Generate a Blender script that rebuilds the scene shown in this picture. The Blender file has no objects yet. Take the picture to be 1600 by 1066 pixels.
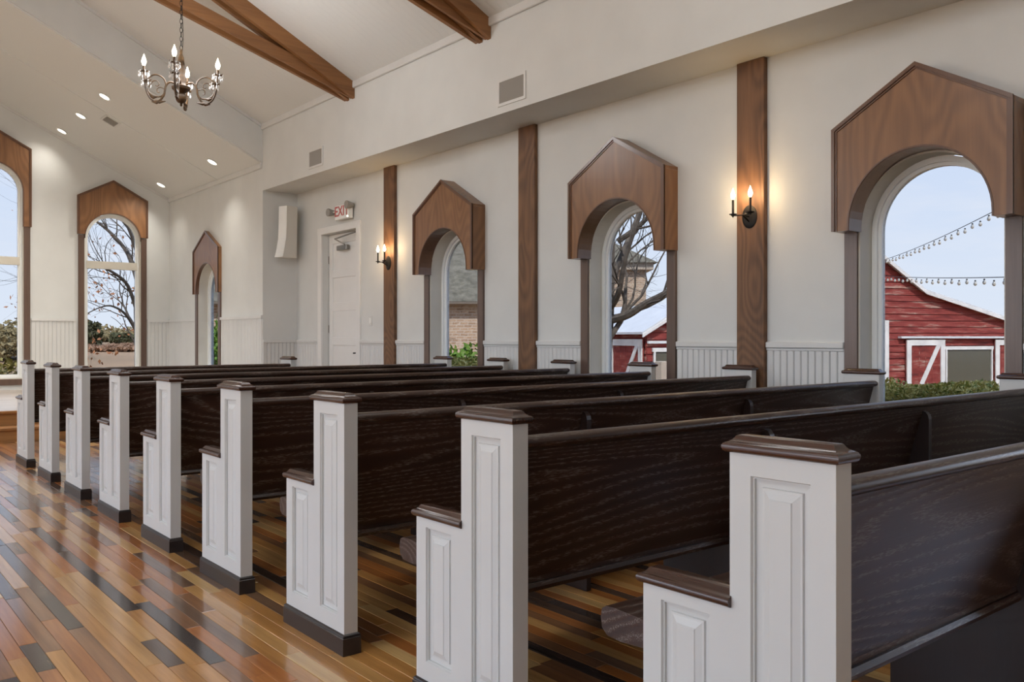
import bpy, bmesh, math, random
from mathutils import Vector, Matrix, Quaternion

# ------------------------------------------------------------------ camera, sky, exposure
SC = bpy.context.scene
COL = SC.collection
PHI = math.atan2(1101.0, 1350.0)                 # the camera looks this far right of the nave axis (+Y)
CAM_H = 1.094
cam_data = bpy.data.cameras.new('camera')
cam_data.sensor_width = 36.0
cam_data.lens = 36.0 * 1350.0 / 1600.0
cam_data.shift_y = -6.0 / 1600.0
cam_data.clip_start = 0.05
cam_data.clip_end = 600.0
cam = bpy.data.objects.new('camera', cam_data)
COL.objects.link(cam)
cam.location = (0, 0, CAM_H)
cam.rotation_euler = (math.pi / 2, 0, -PHI)
SC.camera = cam

EXPOSURE = 0.0
SKY = 5.0            # strength of the daylight sky
GLASS_TINT = 0.435    # transmission of one face of the arched window panes (two faces), tint added to dim the outdoors
LAMP = 1.0           # multiplier on every lamp of the room

SC.view_settings.view_transform = 'Standard'
SC.view_settings.look = 'None'
SC.view_settings.gamma = 1.0
SC.view_settings.use_curve_mapping = False
SC.view_settings.exposure = EXPOSURE
cy = SC.cycles
cy.max_bounces = 9
cy.diffuse_bounces = 5
cy.glossy_bounces = 4
cy.transmission_bounces = 4
cy.transparent_max_bounces = 12
cy.caustics_reflective = False
cy.caustics_refractive = False
cy.sample_clamp_indirect = 6.0
cy.use_denoising = True
cy.use_adaptive_sampling = True

world = bpy.data.worlds.new('sky')
SC.world = world
world.use_nodes = True
wn, wl = world.node_tree.nodes, world.node_tree.links
wn.clear()
w_out = wn.new('ShaderNodeOutputWorld')
w_bg = wn.new('ShaderNodeBackground')
w_tc = wn.new('ShaderNodeTexCoord')
w_sep = wn.new('ShaderNodeSeparateXYZ')
w_ramp = wn.new('ShaderNodeValToRGB')
w_ramp.color_ramp.elements[0].position = 0.0
w_ramp.color_ramp.elements[0].color = (0.78, 0.86, 0.98, 1)
w_ramp.color_ramp.elements[1].position = 0.55
w_ramp.color_ramp.elements[1].color = (0.40, 0.59, 0.98, 1)
w_map = wn.new('ShaderNodeMapping')
w_map.inputs['Scale'].default_value = (1.2, 1.2, 5.0)
w_noise = wn.new('ShaderNodeTexNoise')
w_noise.inputs['Scale'].default_value = 1.6
w_noise.inputs['Detail'].default_value = 6
w_noise.inputs['Roughness'].default_value = 0.6
w_cr = wn.new('ShaderNodeValToRGB')
w_cr.color_ramp.elements[0].position = 0.47
w_cr.color_ramp.elements[0].color = (0, 0, 0, 1)
w_cr.color_ramp.elements[1].position = 0.68
w_cr.color_ramp.elements[1].color = (0.6, 0.6, 0.6, 1)
w_mix = wn.new('ShaderNodeMixRGB')
w_mix.inputs['Color2'].default_value = (0.93, 0.94, 0.97, 1)
wl.new(w_tc.outputs['Generated'], w_sep.inputs[0])
wl.new(w_sep.outputs['Z'], w_ramp.inputs[0])
wl.new(w_tc.outputs['Generated'], w_map.inputs[0])
wl.new(w_map.outputs[0], w_noise.inputs['Vector'])
wl.new(w_noise.outputs['Fac'], w_cr.inputs[0])
wl.new(w_cr.outputs[0], w_mix.inputs['Fac'])
wl.new(w_ramp.outputs[0], w_mix.inputs['Color1'])
wl.new(w_mix.outputs[0], w_bg.inputs['Color'])
w_bg.inputs['Strength'].default_value = SKY
wl.new(w_bg.outputs[0], w_out.inputs[0])

sun_data = bpy.data.lights.new('sun', 'SUN')
sun_data.energy = 14.5; sun_data.angle = math.radians(2.0); sun_data.color = (1.0, 0.97, 0.93)
sun = bpy.data.objects.new('sun', sun_data); COL.objects.link(sun); sun.location = (-20, -30, 40)
sun.rotation_euler = Vector((0.40, 0.56, -0.80)).to_track_quat('-Z', 'Y').to_euler()

# ------------------------------------------------------------------ dimensions of the chapel (metres)
PEW_A = 1.427        # aisle face of the pew ends
PEW_B = 5.05         # inner face of the wall-side pew ends
PITCH = 0.9144       # pew spacing
WALL = 5.2           # right wall, inner face
SOF = 4.706          # face of the furr-down above the right wall, and side wall of the apse
HEAD = 11.03         # plane of the chancel header
BACK = 14.852        # end wall of the apse
MID = 0.418          # axis of the nave
Z_SOF = 3.05
Z_EAVE = 3.92
SL = 0.496           # slope of nave ceiling
Z_AP = 3.405
SLA = 0.484          # slope of apse ceiling
STAGE = 0.30
REAR = -3.6
LEFT_V = 2 * MID - SOF
LEFT_W = 2 * MID - WALL
GROUND = -1.0
THICK = 0.24

def nave_z(x): return Z_EAVE + SL * (SOF - MID) - SL * abs(x - MID)
def apse_z(x): return Z_AP + SLA * (SOF - MID) - SLA * abs(x - MID)

# ------------------------------------------------------------------ helpers
class MB:
    def __init__(self):
        self.v = []; self.f = []; self.m = []
    def quad(self, *pts, mi=0):
        n = len(self.v)
        self.v += [tuple(p) for p in pts]
        self.f.append(tuple(range(n, n + len(pts)))); self.m.append(mi)
    def box(self, x0, x1, y0, y1, z0, z1, mi=0):
        n = len(self.v)
        for z in (z0, z1):
            self.v += [(x0, y0, z), (x1, y0, z), (x1, y1, z), (x0, y1, z)]
        for q in ((0, 3, 2, 1), (4, 5, 6, 7), (0, 1, 5, 4), (1, 2, 6, 5), (2, 3, 7, 6), (3, 0, 4, 7)):
            self.f.append(tuple(n + i for i in q)); self.m.append(mi)
    def cbox(self, x0, x1, y0, y1, z0, z1, b=0.003):
        """box with bevelled edges (chamfer b)"""
        bm = bmesh.new()
        bmesh.ops.create_cube(bm, size=1.0)
        for v in bm.verts:
            v.co = ((x0 + x1) / 2 + v.co.x * (x1 - x0), (y0 + y1) / 2 + v.co.y * (y1 - y0), (z0 + z1) / 2 + v.co.z * (z1 - z0))
        bmesh.ops.bevel(bm, geom=bm.edges[:], offset=b, segments=1, affect='EDGES')
        n = len(self.v)
        bm.verts.index_update()
        self.v += [tuple(v.co) for v in bm.verts]
        for f in bm.faces:
            self.f.append(tuple(n + v.index for v in f.verts)); self.m.append(0)
        bm.free()
    def obox(self, p0, p1, up, w, h):
        """bar from p0 to p1 with section w (sideways) x h (along up), centred"""
        p0, p1, up = Vector(p0), Vector(p1), Vector(up)
        d = (p1 - p0).normalized(); s = d.cross(up).normalized(); u = s.cross(d).normalized()
        n = len(self.v)
        for p in (p0, p1):
            for a, b in ((-1, -1), (1, -1), (1, 1), (-1, 1)):
                self.v.append(tuple(p + s * (a * w / 2) + u * (b * h / 2)))
        for q in ((0, 3, 2, 1), (4, 5, 6, 7), (0, 1, 5, 4), (1, 2, 6, 5), (2, 3, 7, 6), (3, 0, 4, 7)):
            self.f.append(tuple(n + i for i in q)); self.m.append(0)
    def prism(self, poly, fn0, fn1, mi=0):
        """polygon (a,b) extruded between two mappings; any simple polygon"""
        n = len(self.v); k = len(poly)
        self.v += [tuple(fn0(a, b)) for a, b in poly] + [tuple(fn1(a, b)) for a, b in poly]
        self.f.append(tuple(range(n, n + k))); self.m.append(mi)
        self.f.append(tuple(range(n + 2 * k - 1, n + k - 1, -1))); self.m.append(mi)
        for i in range(k):
            j = (i + 1) % k
            self.f.append((n + i, n + k + i, n + k + j, n + j)); self.m.append(mi)
    def tube(self, pts, r, sides=6, caps=True):
        pts = [Vector(p) for p in pts]
        rs = r if isinstance(r, (list, tuple)) else [r] * len(pts)
        n0 = len(self.v)
        ref = None
        for i, p in enumerate(pts):
            d = (pts[min(i + 1, len(pts) - 1)] - pts[max(i - 1, 0)])
            d = d.normalized() if d.length > 1e-9 else Vector((0, 0, 1))
            if ref is None:
                ref = Vector((0, 0, 1)) if abs(d.z) < 0.9 else Vector((1, 0, 0))
            s = d.cross(ref)
            if s.length < 1e-5: s = d.orthogonal()
            s.normalize(); u = s.cross(d).normalized(); ref = u
            for k in range(sides):
                a = 2 * math.pi * k / sides
                self.v.append(tuple(p + (s * math.cos(a) + u * math.sin(a)) * rs[i]))
        for i in range(len(pts) - 1):
            for k in range(sides):
                a = n0 + i * sides + k; b = n0 + i * sides + (k + 1) % sides
                self.f.append((a, b, b + sides, a + sides)); self.m.append(0)
        if caps:
            self.f.append(tuple(n0 + k for k in range(sides - 1, -1, -1))); self.m.append(0)
            e = n0 + (len(pts) - 1) * sides
            self.f.append(tuple(e + k for k in range(sides))); self.m.append(0)
    def lathe(self, prof, c=(0, 0, 0), sides=16, sx=1.0, sy=1.0):
        """profile [(r,z)] turned about the z axis through c"""
        n0 = len(self.v)
        for r, z in prof:
            for k in range(sides):
                a = 2 * math.pi * k / sides
                self.v.append((c[0] + r * sx * math.cos(a), c[1] + r * sy * math.sin(a), c[2] + z))
        for i in range(len(prof) - 1):
            for k in range(sides):
                a = n0 + i * sides + k; b = n0 + i * sides + (k + 1) % sides
                self.f.append((a, b, b + sides, a + sides)); self.m.append(0)
        self.f.append(tuple(n0 + k for k in range(sides - 1, -1, -1))); self.m.append(0)
        e = n0 + (len(prof) - 1) * sides
        self.f.append(tuple(e + k for k in range(sides))); self.m.append(0)
    def rectloft(self, x0, x1, y0, y1, prof, keep=()):
        """stack of rectangles grown by the offset in prof [(z, off)]; sides in keep ('x0','y1'..) stay put"""
        n = len(self.v)
        for z, o in prof:
            a0 = x0 - (0 if 'x0' in keep else o); a1 = x1 + (0 if 'x1' in keep else o)
            b0 = y0 - (0 if 'y0' in keep else o); b1 = y1 + (0 if 'y1' in keep else o)
            self.v += [(a0, b0, z), (a1, b0, z), (a1, b1, z), (a0, b1, z)]
        for i in range(len(prof) - 1):
            for k in range(4):
                a = n + i * 4 + k; b = n + i * 4 + (k + 1) % 4
                self.f.append((a, b, b + 4, a + 4)); self.m.append(0)
        self.f.append((n + 3, n + 2, n + 1, n)); self.m.append(0)
        e = n + (len(prof) - 1) * 4
        self.f.append((e, e + 1, e + 2, e + 3)); self.m.append(0)
    def mesh(self, name, mats, smooth=False, recalc=True):
        me = bpy.data.meshes.new(name)
        me.from_pydata(self.v, [], self.f)
        mats = mats if isinstance(mats, (list, tuple)) else [mats]
        for m in mats: me.materials.append(m)
        if len(mats) > 1:
            me.polygons.foreach_set('material_index', self.m)
        if recalc:
            bm = bmesh.new(); bm.from_mesh(me)
            bmesh.ops.recalc_face_normals(bm, faces=bm.faces[:])
            bm.to_mesh(me); bm.free()
        if smooth:
            me.polygons.foreach_set('use_smooth', [True] * len(me.polygons))
            try: me.set_sharp_from_angle(angle=math.radians(40))
            except Exception: pass
        me.update()
        return me
    def build(self, name, mats, parent=None, smooth=False, recalc=True):
        return link(name, self.mesh(name, mats, smooth, recalc), parent)

def link(name, me, parent=None, loc=None):
    o = bpy.data.objects.new(name, me)
    COL.objects.link(o)
    if parent is not None: o.parent = parent
    if loc is not None: o.location = loc
    return o
def empty(name, loc=(0, 0, 0), rz=0.0):
    o = bpy.data.objects.new(name, None)
    COL.objects.link(o); o.location = loc; o.rotation_euler = (0, 0, rz); o.empty_display_size = 0.1
    return o
def tag(o, label, cat, group=None, kind=None):
    o['label'] = label; o['category'] = cat
    if group: o['group'] = group
    if kind: o['kind'] = kind
    return o
def struct(o, label=None):
    o['kind'] = 'structure'
    if label: o['label'] = label
    return o
def copy_tree(o, parent=None):
    c = o.copy(); COL.objects.link(c); c.parent = parent
    for ch in list(o.children): copy_tree(ch, c)
    return c
def lamp(name, kind, loc, energy, color, parent=None, size=0.03, **kw):
    ld = bpy.data.lights.new(name, kind)
    ld.energy = energy * LAMP; ld.color = color
    if kind in ('POINT', 'SPOT'): ld.shadow_soft_size = size
    for k, v in kw.items(): setattr(ld, k, v)
    o = bpy.data.objects.new(name, ld); COL.objects.link(o); o.location = loc
    if parent is not None: o.parent = parent
    return o

# ------------------------------------------------------------------ materials
def new_mat(name):
    m = bpy.data.materials.new(name); m.use_nodes = True
    n = m.node_tree.nodes; l = m.node_tree.links
    return m, n, l, n['Principled BSDF']
def setp(b, **kw):
    for k, v in kw.items():
        k = k.replace('_', ' ')
        if k in b.inputs: b.inputs[k].default_value = v
def ramp(n, stops):
    r = n.new('ShaderNodeValToRGB')
    e = r.color_ramp.elements
    while len(e) < len(stops): e.new(0.5)
    for i, (p, c) in enumerate(stops):
        e[i].position = p; e[i].color = (c[0], c[1], c[2], 1)
    return r
def paint(name, col, rough=0.5, bump=0.0, scale=60, var=0.03):
    m, n, l, b = new_mat(name)
    tc = n.new('ShaderNodeTexCoord')
    no = n.new('ShaderNodeTexNoise'); no.inputs['Scale'].default_value = 3.0; no.inputs['Detail'].default_value = 3
    l.new(tc.outputs['Object'], no.inputs['Vector'])
    r = ramp(n, [(0.3, [c * (1 - var) for c in col]), (0.7, [min(1, c * (1 + var)) for c in col])])
    l.new(no.outputs['Fac'], r.inputs[0]); l.new(r.outputs[0], b.inputs['Base Color'])
    b.inputs['Roughness'].default_value = rough
    if bump:
        n2 = n.new('ShaderNodeTexNoise'); n2.inputs['Scale'].default_value = scale; n2.inputs['Detail'].default_value = 4
        l.new(tc.outputs['Object'], n2.inputs['Vector'])
        bp = n.new('ShaderNodeBump'); bp.inputs['Strength'].default_value = bump; bp.inputs['Distance'].default_value = 0.004
        l.new(n2.outputs['Fac'], bp.inputs['Height']); l.new(bp.outputs[0], b.inputs['Normal'])
    return m
def wood(name, dark, light, along='X', scale=1.0, rough=0.35, bump=0.15, rings=True, spread=(0.3, 0.7), rand=True, coat=0.0, fine=90.0, pore=None, stretch=0.05, ringf=130.0, ring_stretch=0.30, poref=420.0, coat_rough=0.14, coat_ior=1.5, spec=0.5):
    """wood with the grain running along one axis; object coordinates, shifted per object"""
    m, n, l, b = new_mat(name)
    tc = n.new('ShaderNodeTexCoord')
    oi = n.new('ShaderNodeObjectInfo')
    vm = n.new('ShaderNodeVectorMath'); vm.operation = 'ADD'
    l.new(tc.outputs['Object'], vm.inputs[0])
    if rand:
        sc = n.new('ShaderNodeVectorMath'); sc.operation = 'SCALE'; sc.inputs[0].default_value = (7.3, 5.1, 3.7)
        l.new(oi.outputs['Random'], sc.inputs['Scale']); l.new(sc.outputs[0], vm.inputs[1])
    s = [scale, scale, scale]; s['XYZ'.index(along)] *= stretch
    mp = n.new('ShaderNodeMapping'); mp.inputs['Scale'].default_value = s
    l.new(vm.outputs[0], mp.inputs[0])
    big = n.new('ShaderNodeTexNoise'); big.inputs['Scale'].default_value = 9.0; big.inputs['Detail'].default_value = 5; big.inputs['Roughness'].default_value = 0.6
    l.new(mp.outputs[0], big.inputs['Vector'])
    src = big.outputs['Fac']
    fn = n.new('ShaderNodeTexNoise'); fn.inputs['Scale'].default_value = fine; fn.inputs['Detail'].default_value = 3; fn.inputs['Roughness'].default_value = 0.7
    l.new(mp.outputs[0], fn.inputs['Vector'])
    if rings:
        # growth rings: bands of a smooth low-frequency field give cathedral figures
        s2 = [scale * 2.2] * 3; s2['XYZ'.index(along)] *= ring_stretch
        mp2 = n.new('ShaderNodeMapping'); mp2.inputs['Scale'].default_value = s2
        l.new(vm.outputs[0], mp2.inputs[0])
        fld = n.new('ShaderNodeTexNoise'); fld.inputs['Scale'].default_value = 1.0; fld.inputs['Detail'].default_value = 2.0; fld.inputs['Roughness'].default_value = 0.35
        l.new(mp2.outputs[0], fld.inputs['Vector'])
        mu = n.new('ShaderNodeMath'); mu.operation = 'MULTIPLY'; mu.inputs[1].default_value = ringf
        l.new(fld.outputs['Fac'], mu.inputs[0])
        sn = n.new('ShaderNodeMath'); sn.operation = 'SINE'
        l.new(mu.outputs[0], sn.inputs[0])
        ma = n.new('ShaderNodeMath'); ma.operation = 'MULTIPLY_ADD'; ma.inputs[1].default_value = 0.17; ma.inputs[2].default_value = 0.0
        l.new(sn.outputs[0], ma.inputs[0])
        ad = n.new('ShaderNodeMath'); ad.operation = 'ADD'
        l.new(ma.outputs[0], ad.inputs[0]); l.new(big.outputs['Fac'], ad.inputs[1])
        src = ad.outputs[0]
    mix = n.new('ShaderNodeMath'); mix.operation = 'MULTIPLY_ADD'; mix.inputs[1].default_value = 0.35
    l.new(fn.outputs['Fac'], mix.inputs[0]); 
    half = n.new('ShaderNodeMath'); half.operation = 'MULTIPLY'; half.inputs[1].default_value = 0.65
    l.new(src, half.inputs[0]); l.new(half.outputs[0], mix.inputs[2])
    r = ramp(n, [(spread[0], dark), (spread[1], light)])
    l.new(mix.outputs[0], r.inputs[0])
    colour = r.outputs[0]
    if pore:
        # open pores painted pale for the gloss they would catch, following the rings
        pr = ramp(n, [(0.62, (0, 0, 0)), (0.76, (1, 1, 1))])
        pm = n.new('ShaderNodeMath'); pm.operation = 'MULTIPLY_ADD'; pm.inputs[1].default_value = 0.16
        s3 = [1.0] * 3; s3['XYZ'.index(along)] *= 0.10
        mp3 = n.new('ShaderNodeMapping'); mp3.inputs['Scale'].default_value = s3; l.new(vm.outputs[0], mp3.inputs[0])
        pn = n.new('ShaderNodeTexNoise'); pn.inputs['Scale'].default_value = poref; pn.inputs['Detail'].default_value = 1.0
        l.new(mp3.outputs[0], pn.inputs['Vector'])
        l.new(sn.outputs[0], pm.inputs[0]); l.new(pn.outputs['Fac'], pm.inputs[2])
        l.new(pm.outputs[0], pr.inputs[0])
        px = n.new('ShaderNodeMixRGB'); px.inputs['Color2'].default_value = (*pore, 1)
        l.new(pr.outputs[0], px.inputs['Fac']); l.new(colour, px.inputs['Color1'])
        colour = px.outputs[0]
    l.new(colour, b.inputs['Base Color'])
    b.inputs['Roughness'].default_value = rough
    setp(b, Coat_Weight=coat, Coat_Roughness=coat_rough, Coat_IOR=coat_ior, Specular_IOR_Level=spec)
    if bump:
        bp = n.new('ShaderNodeBump'); bp.inputs['Strength'].default_value = bump; bp.inputs['Distance'].default_value = 0.004
        l.new(mix.outputs[0], bp.inputs['Height']); l.new(bp.outputs[0], b.inputs['Normal'])
    return m
def plain(name, col, rough=0.5, metal=0.0, emit=None, strength=0.0, coat=0.0):
    m, n, l, b = new_mat(name)
    setp(b, Base_Color=(*col, 1), Roughness=rough, Metallic=metal, Coat_Weight=coat)
    if emit:
        setp(b, Emission_Color=(*emit, 1), Emission_Strength=strength)
    return m
def glass_mat(name, tint):
    """thin pane: light passes straight through, dimmed by the tint at each face"""
    m = bpy.data.materials.new(name); m.use_nodes = True
    n = m.node_tree.nodes; l = m.node_tree.links; n.clear()
    o = n.new('ShaderNodeOutputMaterial'); t = n.new('ShaderNodeBsdfTransparent')
    t.inputs[0].default_value = (*tint, 1)
    l.new(t.outputs[0], o.inputs[0])
    return m
def noise_mat(name, stops, scale=5.0, detail=6, rough=0.9, bump=0.0, rand=0.0):
    m, n, l, b = new_mat(name)
    tc = n.new('ShaderNodeTexCoord'); no = n.new('ShaderNodeTexNoise')
    no.inputs['Scale'].default_value = scale; no.inputs['Detail'].default_value = detail; no.inputs['Roughness'].default_value = 0.65
    l.new(tc.outputs['Object'], no.inputs['Vector'])
    r = ramp(n, stops); l.new(no.outputs['Fac'], r.inputs[0]); l.new(r.outputs[0], b.inputs['Base Color'])
    b.inputs['Roughness'].default_value = rough
    if bump:
        bp = n.new('ShaderNodeBump'); bp.inputs['Strength'].default_value = bump; bp.inputs['Distance'].default_value = 0.02
        l.new(no.outputs['Fac'], bp.inputs['Height']); l.new(bp.outputs[0], b.inputs['Normal'])
    return m
def beadboard(name, col, axis, pitch, rough=0.55):
    """painted ceiling boards: fine parallel grooves too small to model"""
    m, n, l, b = new_mat(name)
    tc = n.new('ShaderNodeTexCoord'); sp = n.new('ShaderNodeSeparateXYZ'); l.new(tc.outputs['Object'], sp.inputs[0])
    mu = n.new('ShaderNodeMath'); mu.operation = 'MULTIPLY'; mu.inputs[1].default_value = 1.0 / pitch
    l.new(sp.outputs[axis], mu.inputs[0])
    fr = n.new('ShaderNodeMath'); fr.operation = 'FRACT'; l.new(mu.outputs[0], fr.inputs[0])
    r = ramp(n, [(0.0, (0, 0, 0)), (0.10, (1, 1, 1)), (0.90, (1, 1, 1)), (1.0, (0, 0, 0))]); l.new(fr.outputs[0], r.inputs[0])
    bp = n.new('ShaderNodeBump'); bp.inputs['Strength'].default_value = 0.6; bp.inputs['Distance'].default_value = 0.003
    l.new(r.outputs[0], bp.inputs['Height']); l.new(bp.outputs[0], b.inputs['Normal'])
    setp(b, Base_Color=(*col, 1), Roughness=rough)
    return m

M = {}
M['wall'] = paint('wall_paint', (0.640, 0.655, 0.645), 0.6, 0.10, 90)
M['white'] = paint('white_paint', (0.60, 0.603, 0.585), 0.42, 0.0, 40)
M['trimwhite'] = paint('trim_paint', (0.64, 0.645, 0.635), 0.4)
M['ceiling'] = beadboard('ceiling_boards', (0.685, 0.70, 0.69), 1, 0.09)
M['pew'] = wood('pew_wood', (0.026, 0.0125, 0.008), (0.062, 0.029, 0.018), 'X', 1.0, 0.36, 0.30, True, (0.2, 0.8), True, 0.06, 110, (0.135, 0.112, 0.096), ringf=300.0, ring_stretch=0.10, spec=0.35)
M['pew_leg'] = wood('pew_support_wood', (0.016, 0.008, 0.006), (0.036, 0.017, 0.012), 'Z', 1.0, 0.38, 0.2, False, (0.2, 0.8), True, 0.0, 90)
M['doorwhite'] = paint('door_paint', (0.76, 0.765, 0.755), 0.4)
M['pew_cap'] = wood('pew_cap_wood', (0.020, 0.008, 0.005), (0.085, 0.031, 0.016), 'Y', 1.0, 0.27, 0.2, False, (0.25, 0.75), True, 0.4, 120)
M['plinth'] = wood('plinth_wood', (0.016, 0.012, 0.012), (0.038, 0.028, 0.026), 'Y', 1.0, 0.33, 0.1, False)
M['hood'] = wood('hood_wood', (0.140, 0.058, 0.021), (0.290, 0.138, 0.054), 'Z', 0.9, 0.42, 0.05, True, (0.15, 0.85), True, 0.30, 50, coat_rough=0.2)
M['hood_edge'] = wood('hood_edge_wood', (0.085, 0.038, 0.020), (0.170, 0.082, 0.044), 'Z', 1.0, 0.3, 0.06, False, (0.2, 0.8), True, 0.3)
M['casing'] = wood('casing_wood', (0.075, 0.045, 0.032), (0.16, 0.10, 0.075), 'Z', 1.0, 0.36, 0.08, False, (0.25, 0.75), True, 0.2, 60)
M['beam'] = wood('beam_wood', (0.130, 0.052, 0.017), (0.33, 0.150, 0.052), 'X', 0.8, 0.5, 0.3, False, (0.25, 0.75), True, 0.0, 60)
M['pilaster'] = wood('pilaster_wood', (0.075, 0.036, 0.018), (0.230, 0.112, 0.050), 'Z', 1.1, 0.55, 0.5, True, (0.2, 0.8), True, 0.0, 70)
M['step'] = wood('step_wood', (0.20, 0.085, 0.025), (0.42, 0.20, 0.07), 'X', 1.0, 0.35, 0.1, False)
M['stage'] = wood('stage_wood', (0.36, 0.30, 0.24), (0.55, 0.48, 0.40), 'X', 1.0, 0.22, 0.1, False)
M['jamb'] = paint('jamb_plaster', (0.60, 0.57, 0.50), 0.6, 0.1, 40, 0.08)
M['vinyl'] = plain('white_window_vinyl', (0.82, 0.84, 0.83), 0.3)
M['glass'] = glass_mat('dimming_glass', (GLASS_TINT, GLASS_TINT, GLASS_TINT))  # added tint, brings the bright view outside down to room level
M['clear'] = glass_mat('clear_glass', (0.97, 0.97, 0.97))
M['iron'] = plain('black_iron', (0.018, 0.016, 0.015), 0.5, 0.6)
M['bronze'] = noise_mat('aged_bronze', [(0.3, (0.035, 0.021, 0.010)), (0.7, (0.13, 0.068, 0.025))], 30, 4, 0.5)
M['bulb'] = plain('lit_bulb', (1, 0.95, 0.85), 0.3, 0, (1.0, 0.86, 0.62), 14.0)
M['crystal'] = plain('crystal', (0.9, 0.9, 0.9), 0.05, 0.0, None, 0, 1.0)
M['lens'] = plain('lit_lens', (1, 0.95, 0.88), 0.3, 0, (1.0, 0.90, 0.74), 9.0)
M['metal'] = plain('brushed_metal', (0.28, 0.27, 0.25), 0.4, 0.8)
M['grille'] = plain('grille_paint', (0.30, 0.285, 0.26), 0.5)
M['dark'] = plain('dark_gap', (0.06, 0.055, 0.05), 0.9)
M['speaker'] = plain('speaker_plastic', (0.70, 0.68, 0.63), 0.5)
M['red'] = plain('exit_red', (0.50, 0.10, 0.09), 0.5)

# ------------------------------------------------------------------ walls with arched openings
def arch_samples(c, r, n=28):
    return [c - r * math.cos(math.pi * i / n) for i in range(n + 1)]
def arched_wall(mb, s0, s1, zbot, ztop, openings, place, thick=THICK, extra=()):
    """openings: (centre, radius, sill, spring).  place(s, z, d) -> point; d=0 inner face, d=thick outer face"""
    br = {s0, s1}
    br.update(extra)
    for c, r, sill, spr in openings: br.update(arch_samples(c, r))
    br = sorted(b for b in br if s0 - 1e-9 <= b <= s1 + 1e-9)
    def arc(o, s):
        c, r, sill, spr = o
        return spr + math.sqrt(max(0.0, r * r - (s - c) ** 2))
    for a, b in zip(br, br[1:]):
        if b - a < 1e-7: continue
        mid = (a + b) / 2
        op = next((o for o in openings if abs(mid - o[0]) < o[1]), None)
        spans = [((zbot, ztop(a)), (zbot, ztop(b)))] if op is None else \
            [((zbot, op[2]), (zbot, op[2])), ((arc(op, a), ztop(a)), (arc(op, b), ztop(b)))]
        for (a0, a1), (b0, b1) in spans:
            for d in (0.0, thick):
                mb.quad(place(a, a0, d), place(b, b0, d), place(b, b1, d), place(a, a1, d))
        if op is not None:
            mb.quad(place(a, arc(op, a), 0), place(b, arc(op, b), 0), place(b, arc(op, b), thick), place(a, arc(op, a), thick))
            mb.quad(place(a, op[2], 0), place(b, op[2], 0), place(b, op[2], thick), place(a, op[2], thick))
    for c, r, sill, spr in openings:
        for s in (c - r, c + r):
            mb.quad(place(s, sill, 0), place(s, spr, 0), place(s, spr, thick), place(s, sill, thick))

def arch_path(c, r, sill, spr, n=28):
    """outline of an arched opening from left foot over the arch to right foot"""
    return [(c - r, sill)] + [(c - r * math.cos(math.pi * i / n), spr + r * math.sin(math.pi * i / n)) for i in range(n + 1)] + [(c + r, sill)]
def band(mb, c, r, sill, spr, w, d0, d1, place, foot=True, wsill=None):
    """ring of width w inside the arched outline, from depth d0 to d1"""
    out = arch_path(c, r, sill, spr); inn = arch_path(c, r - w, sill + (wsill if wsill is not None else w) * (1 if foot else 0), spr)
    k = len(out)
    loop = list(range(k))
    pairs = list(zip(loop, loop[1:])) + ([(k - 1, 0)] if foot else [])
    for i, j in pairs:
        for d in (d0, d1):
            mb.quad(place(*out[i], d), place(*out[j], d), place(*inn[j], d), place(*inn[i], d))
        mb.quad(place(*out[i], d0), place(*out[j], d0), place(*out[j], d1), place(*out[i], d1))
        mb.quad(place(*inn[i], d0), place(*inn[j], d0), place(*inn[j], d1), place(*inn[i], d1))
    if not foot:
        for i in (0, k - 1):
            mb.quad(place(*out[i], d0), place(*inn[i], d0), place(*inn[i], d1), place(*out[i], d1))

P_right = lambda s, z, d: (WALL + d, s, z)
P_apse = lambda s, z, d: (SOF + d, s, z)
P_back = lambda s, z, d: (s, BACK + d, z)
P_left = lambda s, z, d: (LEFT_W - d, s, z)
P_apse_left = lambda s, z, d: (LEFT_V - d, s, z)

WIN_R, WIN_SILL, WIN_SPR = 0.44, 0.50, 1.77
WIN_Y = [2.435, 4.885, 7.33]                         # right wall, nearest first
RIGHT_OPEN = [(y, WIN_R, WIN_SILL, WIN_SPR) for y in WIN_Y] + [(-0.01, WIN_R, WIN_SILL, WIN_SPR)]
DOOR_Y0, DOOR_Y1, DOOR_Z = 9.36, 10.28, 2.425

def seg_wall(mb, y0, y1, z0, z1, x=WALL, t=THICK):
    mb.box(x, x + t, y0, y1, z0, z1)

mb = MB()
arched_wall(mb, REAR, DOOR_Y0, GROUND, lambda s: Z_SOF + 0.02, RIGHT_OPEN, P_right)
mb.box(WALL, WALL + THICK, DOOR_Y0, DOOR_Y1, DOOR_Z, Z_SOF + 0.02)
mb.box(WALL, WALL + THICK, DOOR_Y0, DOOR_Y1, GROUND, 0.0)
mb.box(WALL, WALL + THICK, DOOR_Y1, HEAD + 0.2, GROUND, Z_SOF + 0.02)
mb.box(WALL + 0.16, WALL + THICK, DOOR_Y0, DOOR_Y1, 0.0, DOOR_Z)      # closed behind the door leaf
wall_right = struct(mb.build('wall_right', M['wall']), 'pale greige painted wall with beadboard wainscot')

mb = MB()     # furr-down
mb.box(SOF, WALL + THICK, REAR, HEAD + 0.0005, Z_SOF, Z_EAVE + 0.02)
mb.box(SOF + 0.004, WALL + THICK, HEAD + 0.0005, HEAD + 0.15, Z_SOF - 0.001, Z_EAVE)
struct(mb.build('wall_bulkhead', M['wall']), 'pale boxed soffit running above the side windows')

mb = MB()     # return wall beside the apse, carrying the loudspeaker
mb.box(SOF + 0.004, WALL - 0.001, HEAD, HEAD + 0.15, GROUND, Z_SOF - 0.001)
wall_alcove = struct(mb.build('wall_alcove', M['wall']), 'short return wall behind the loudspeaker')

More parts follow.
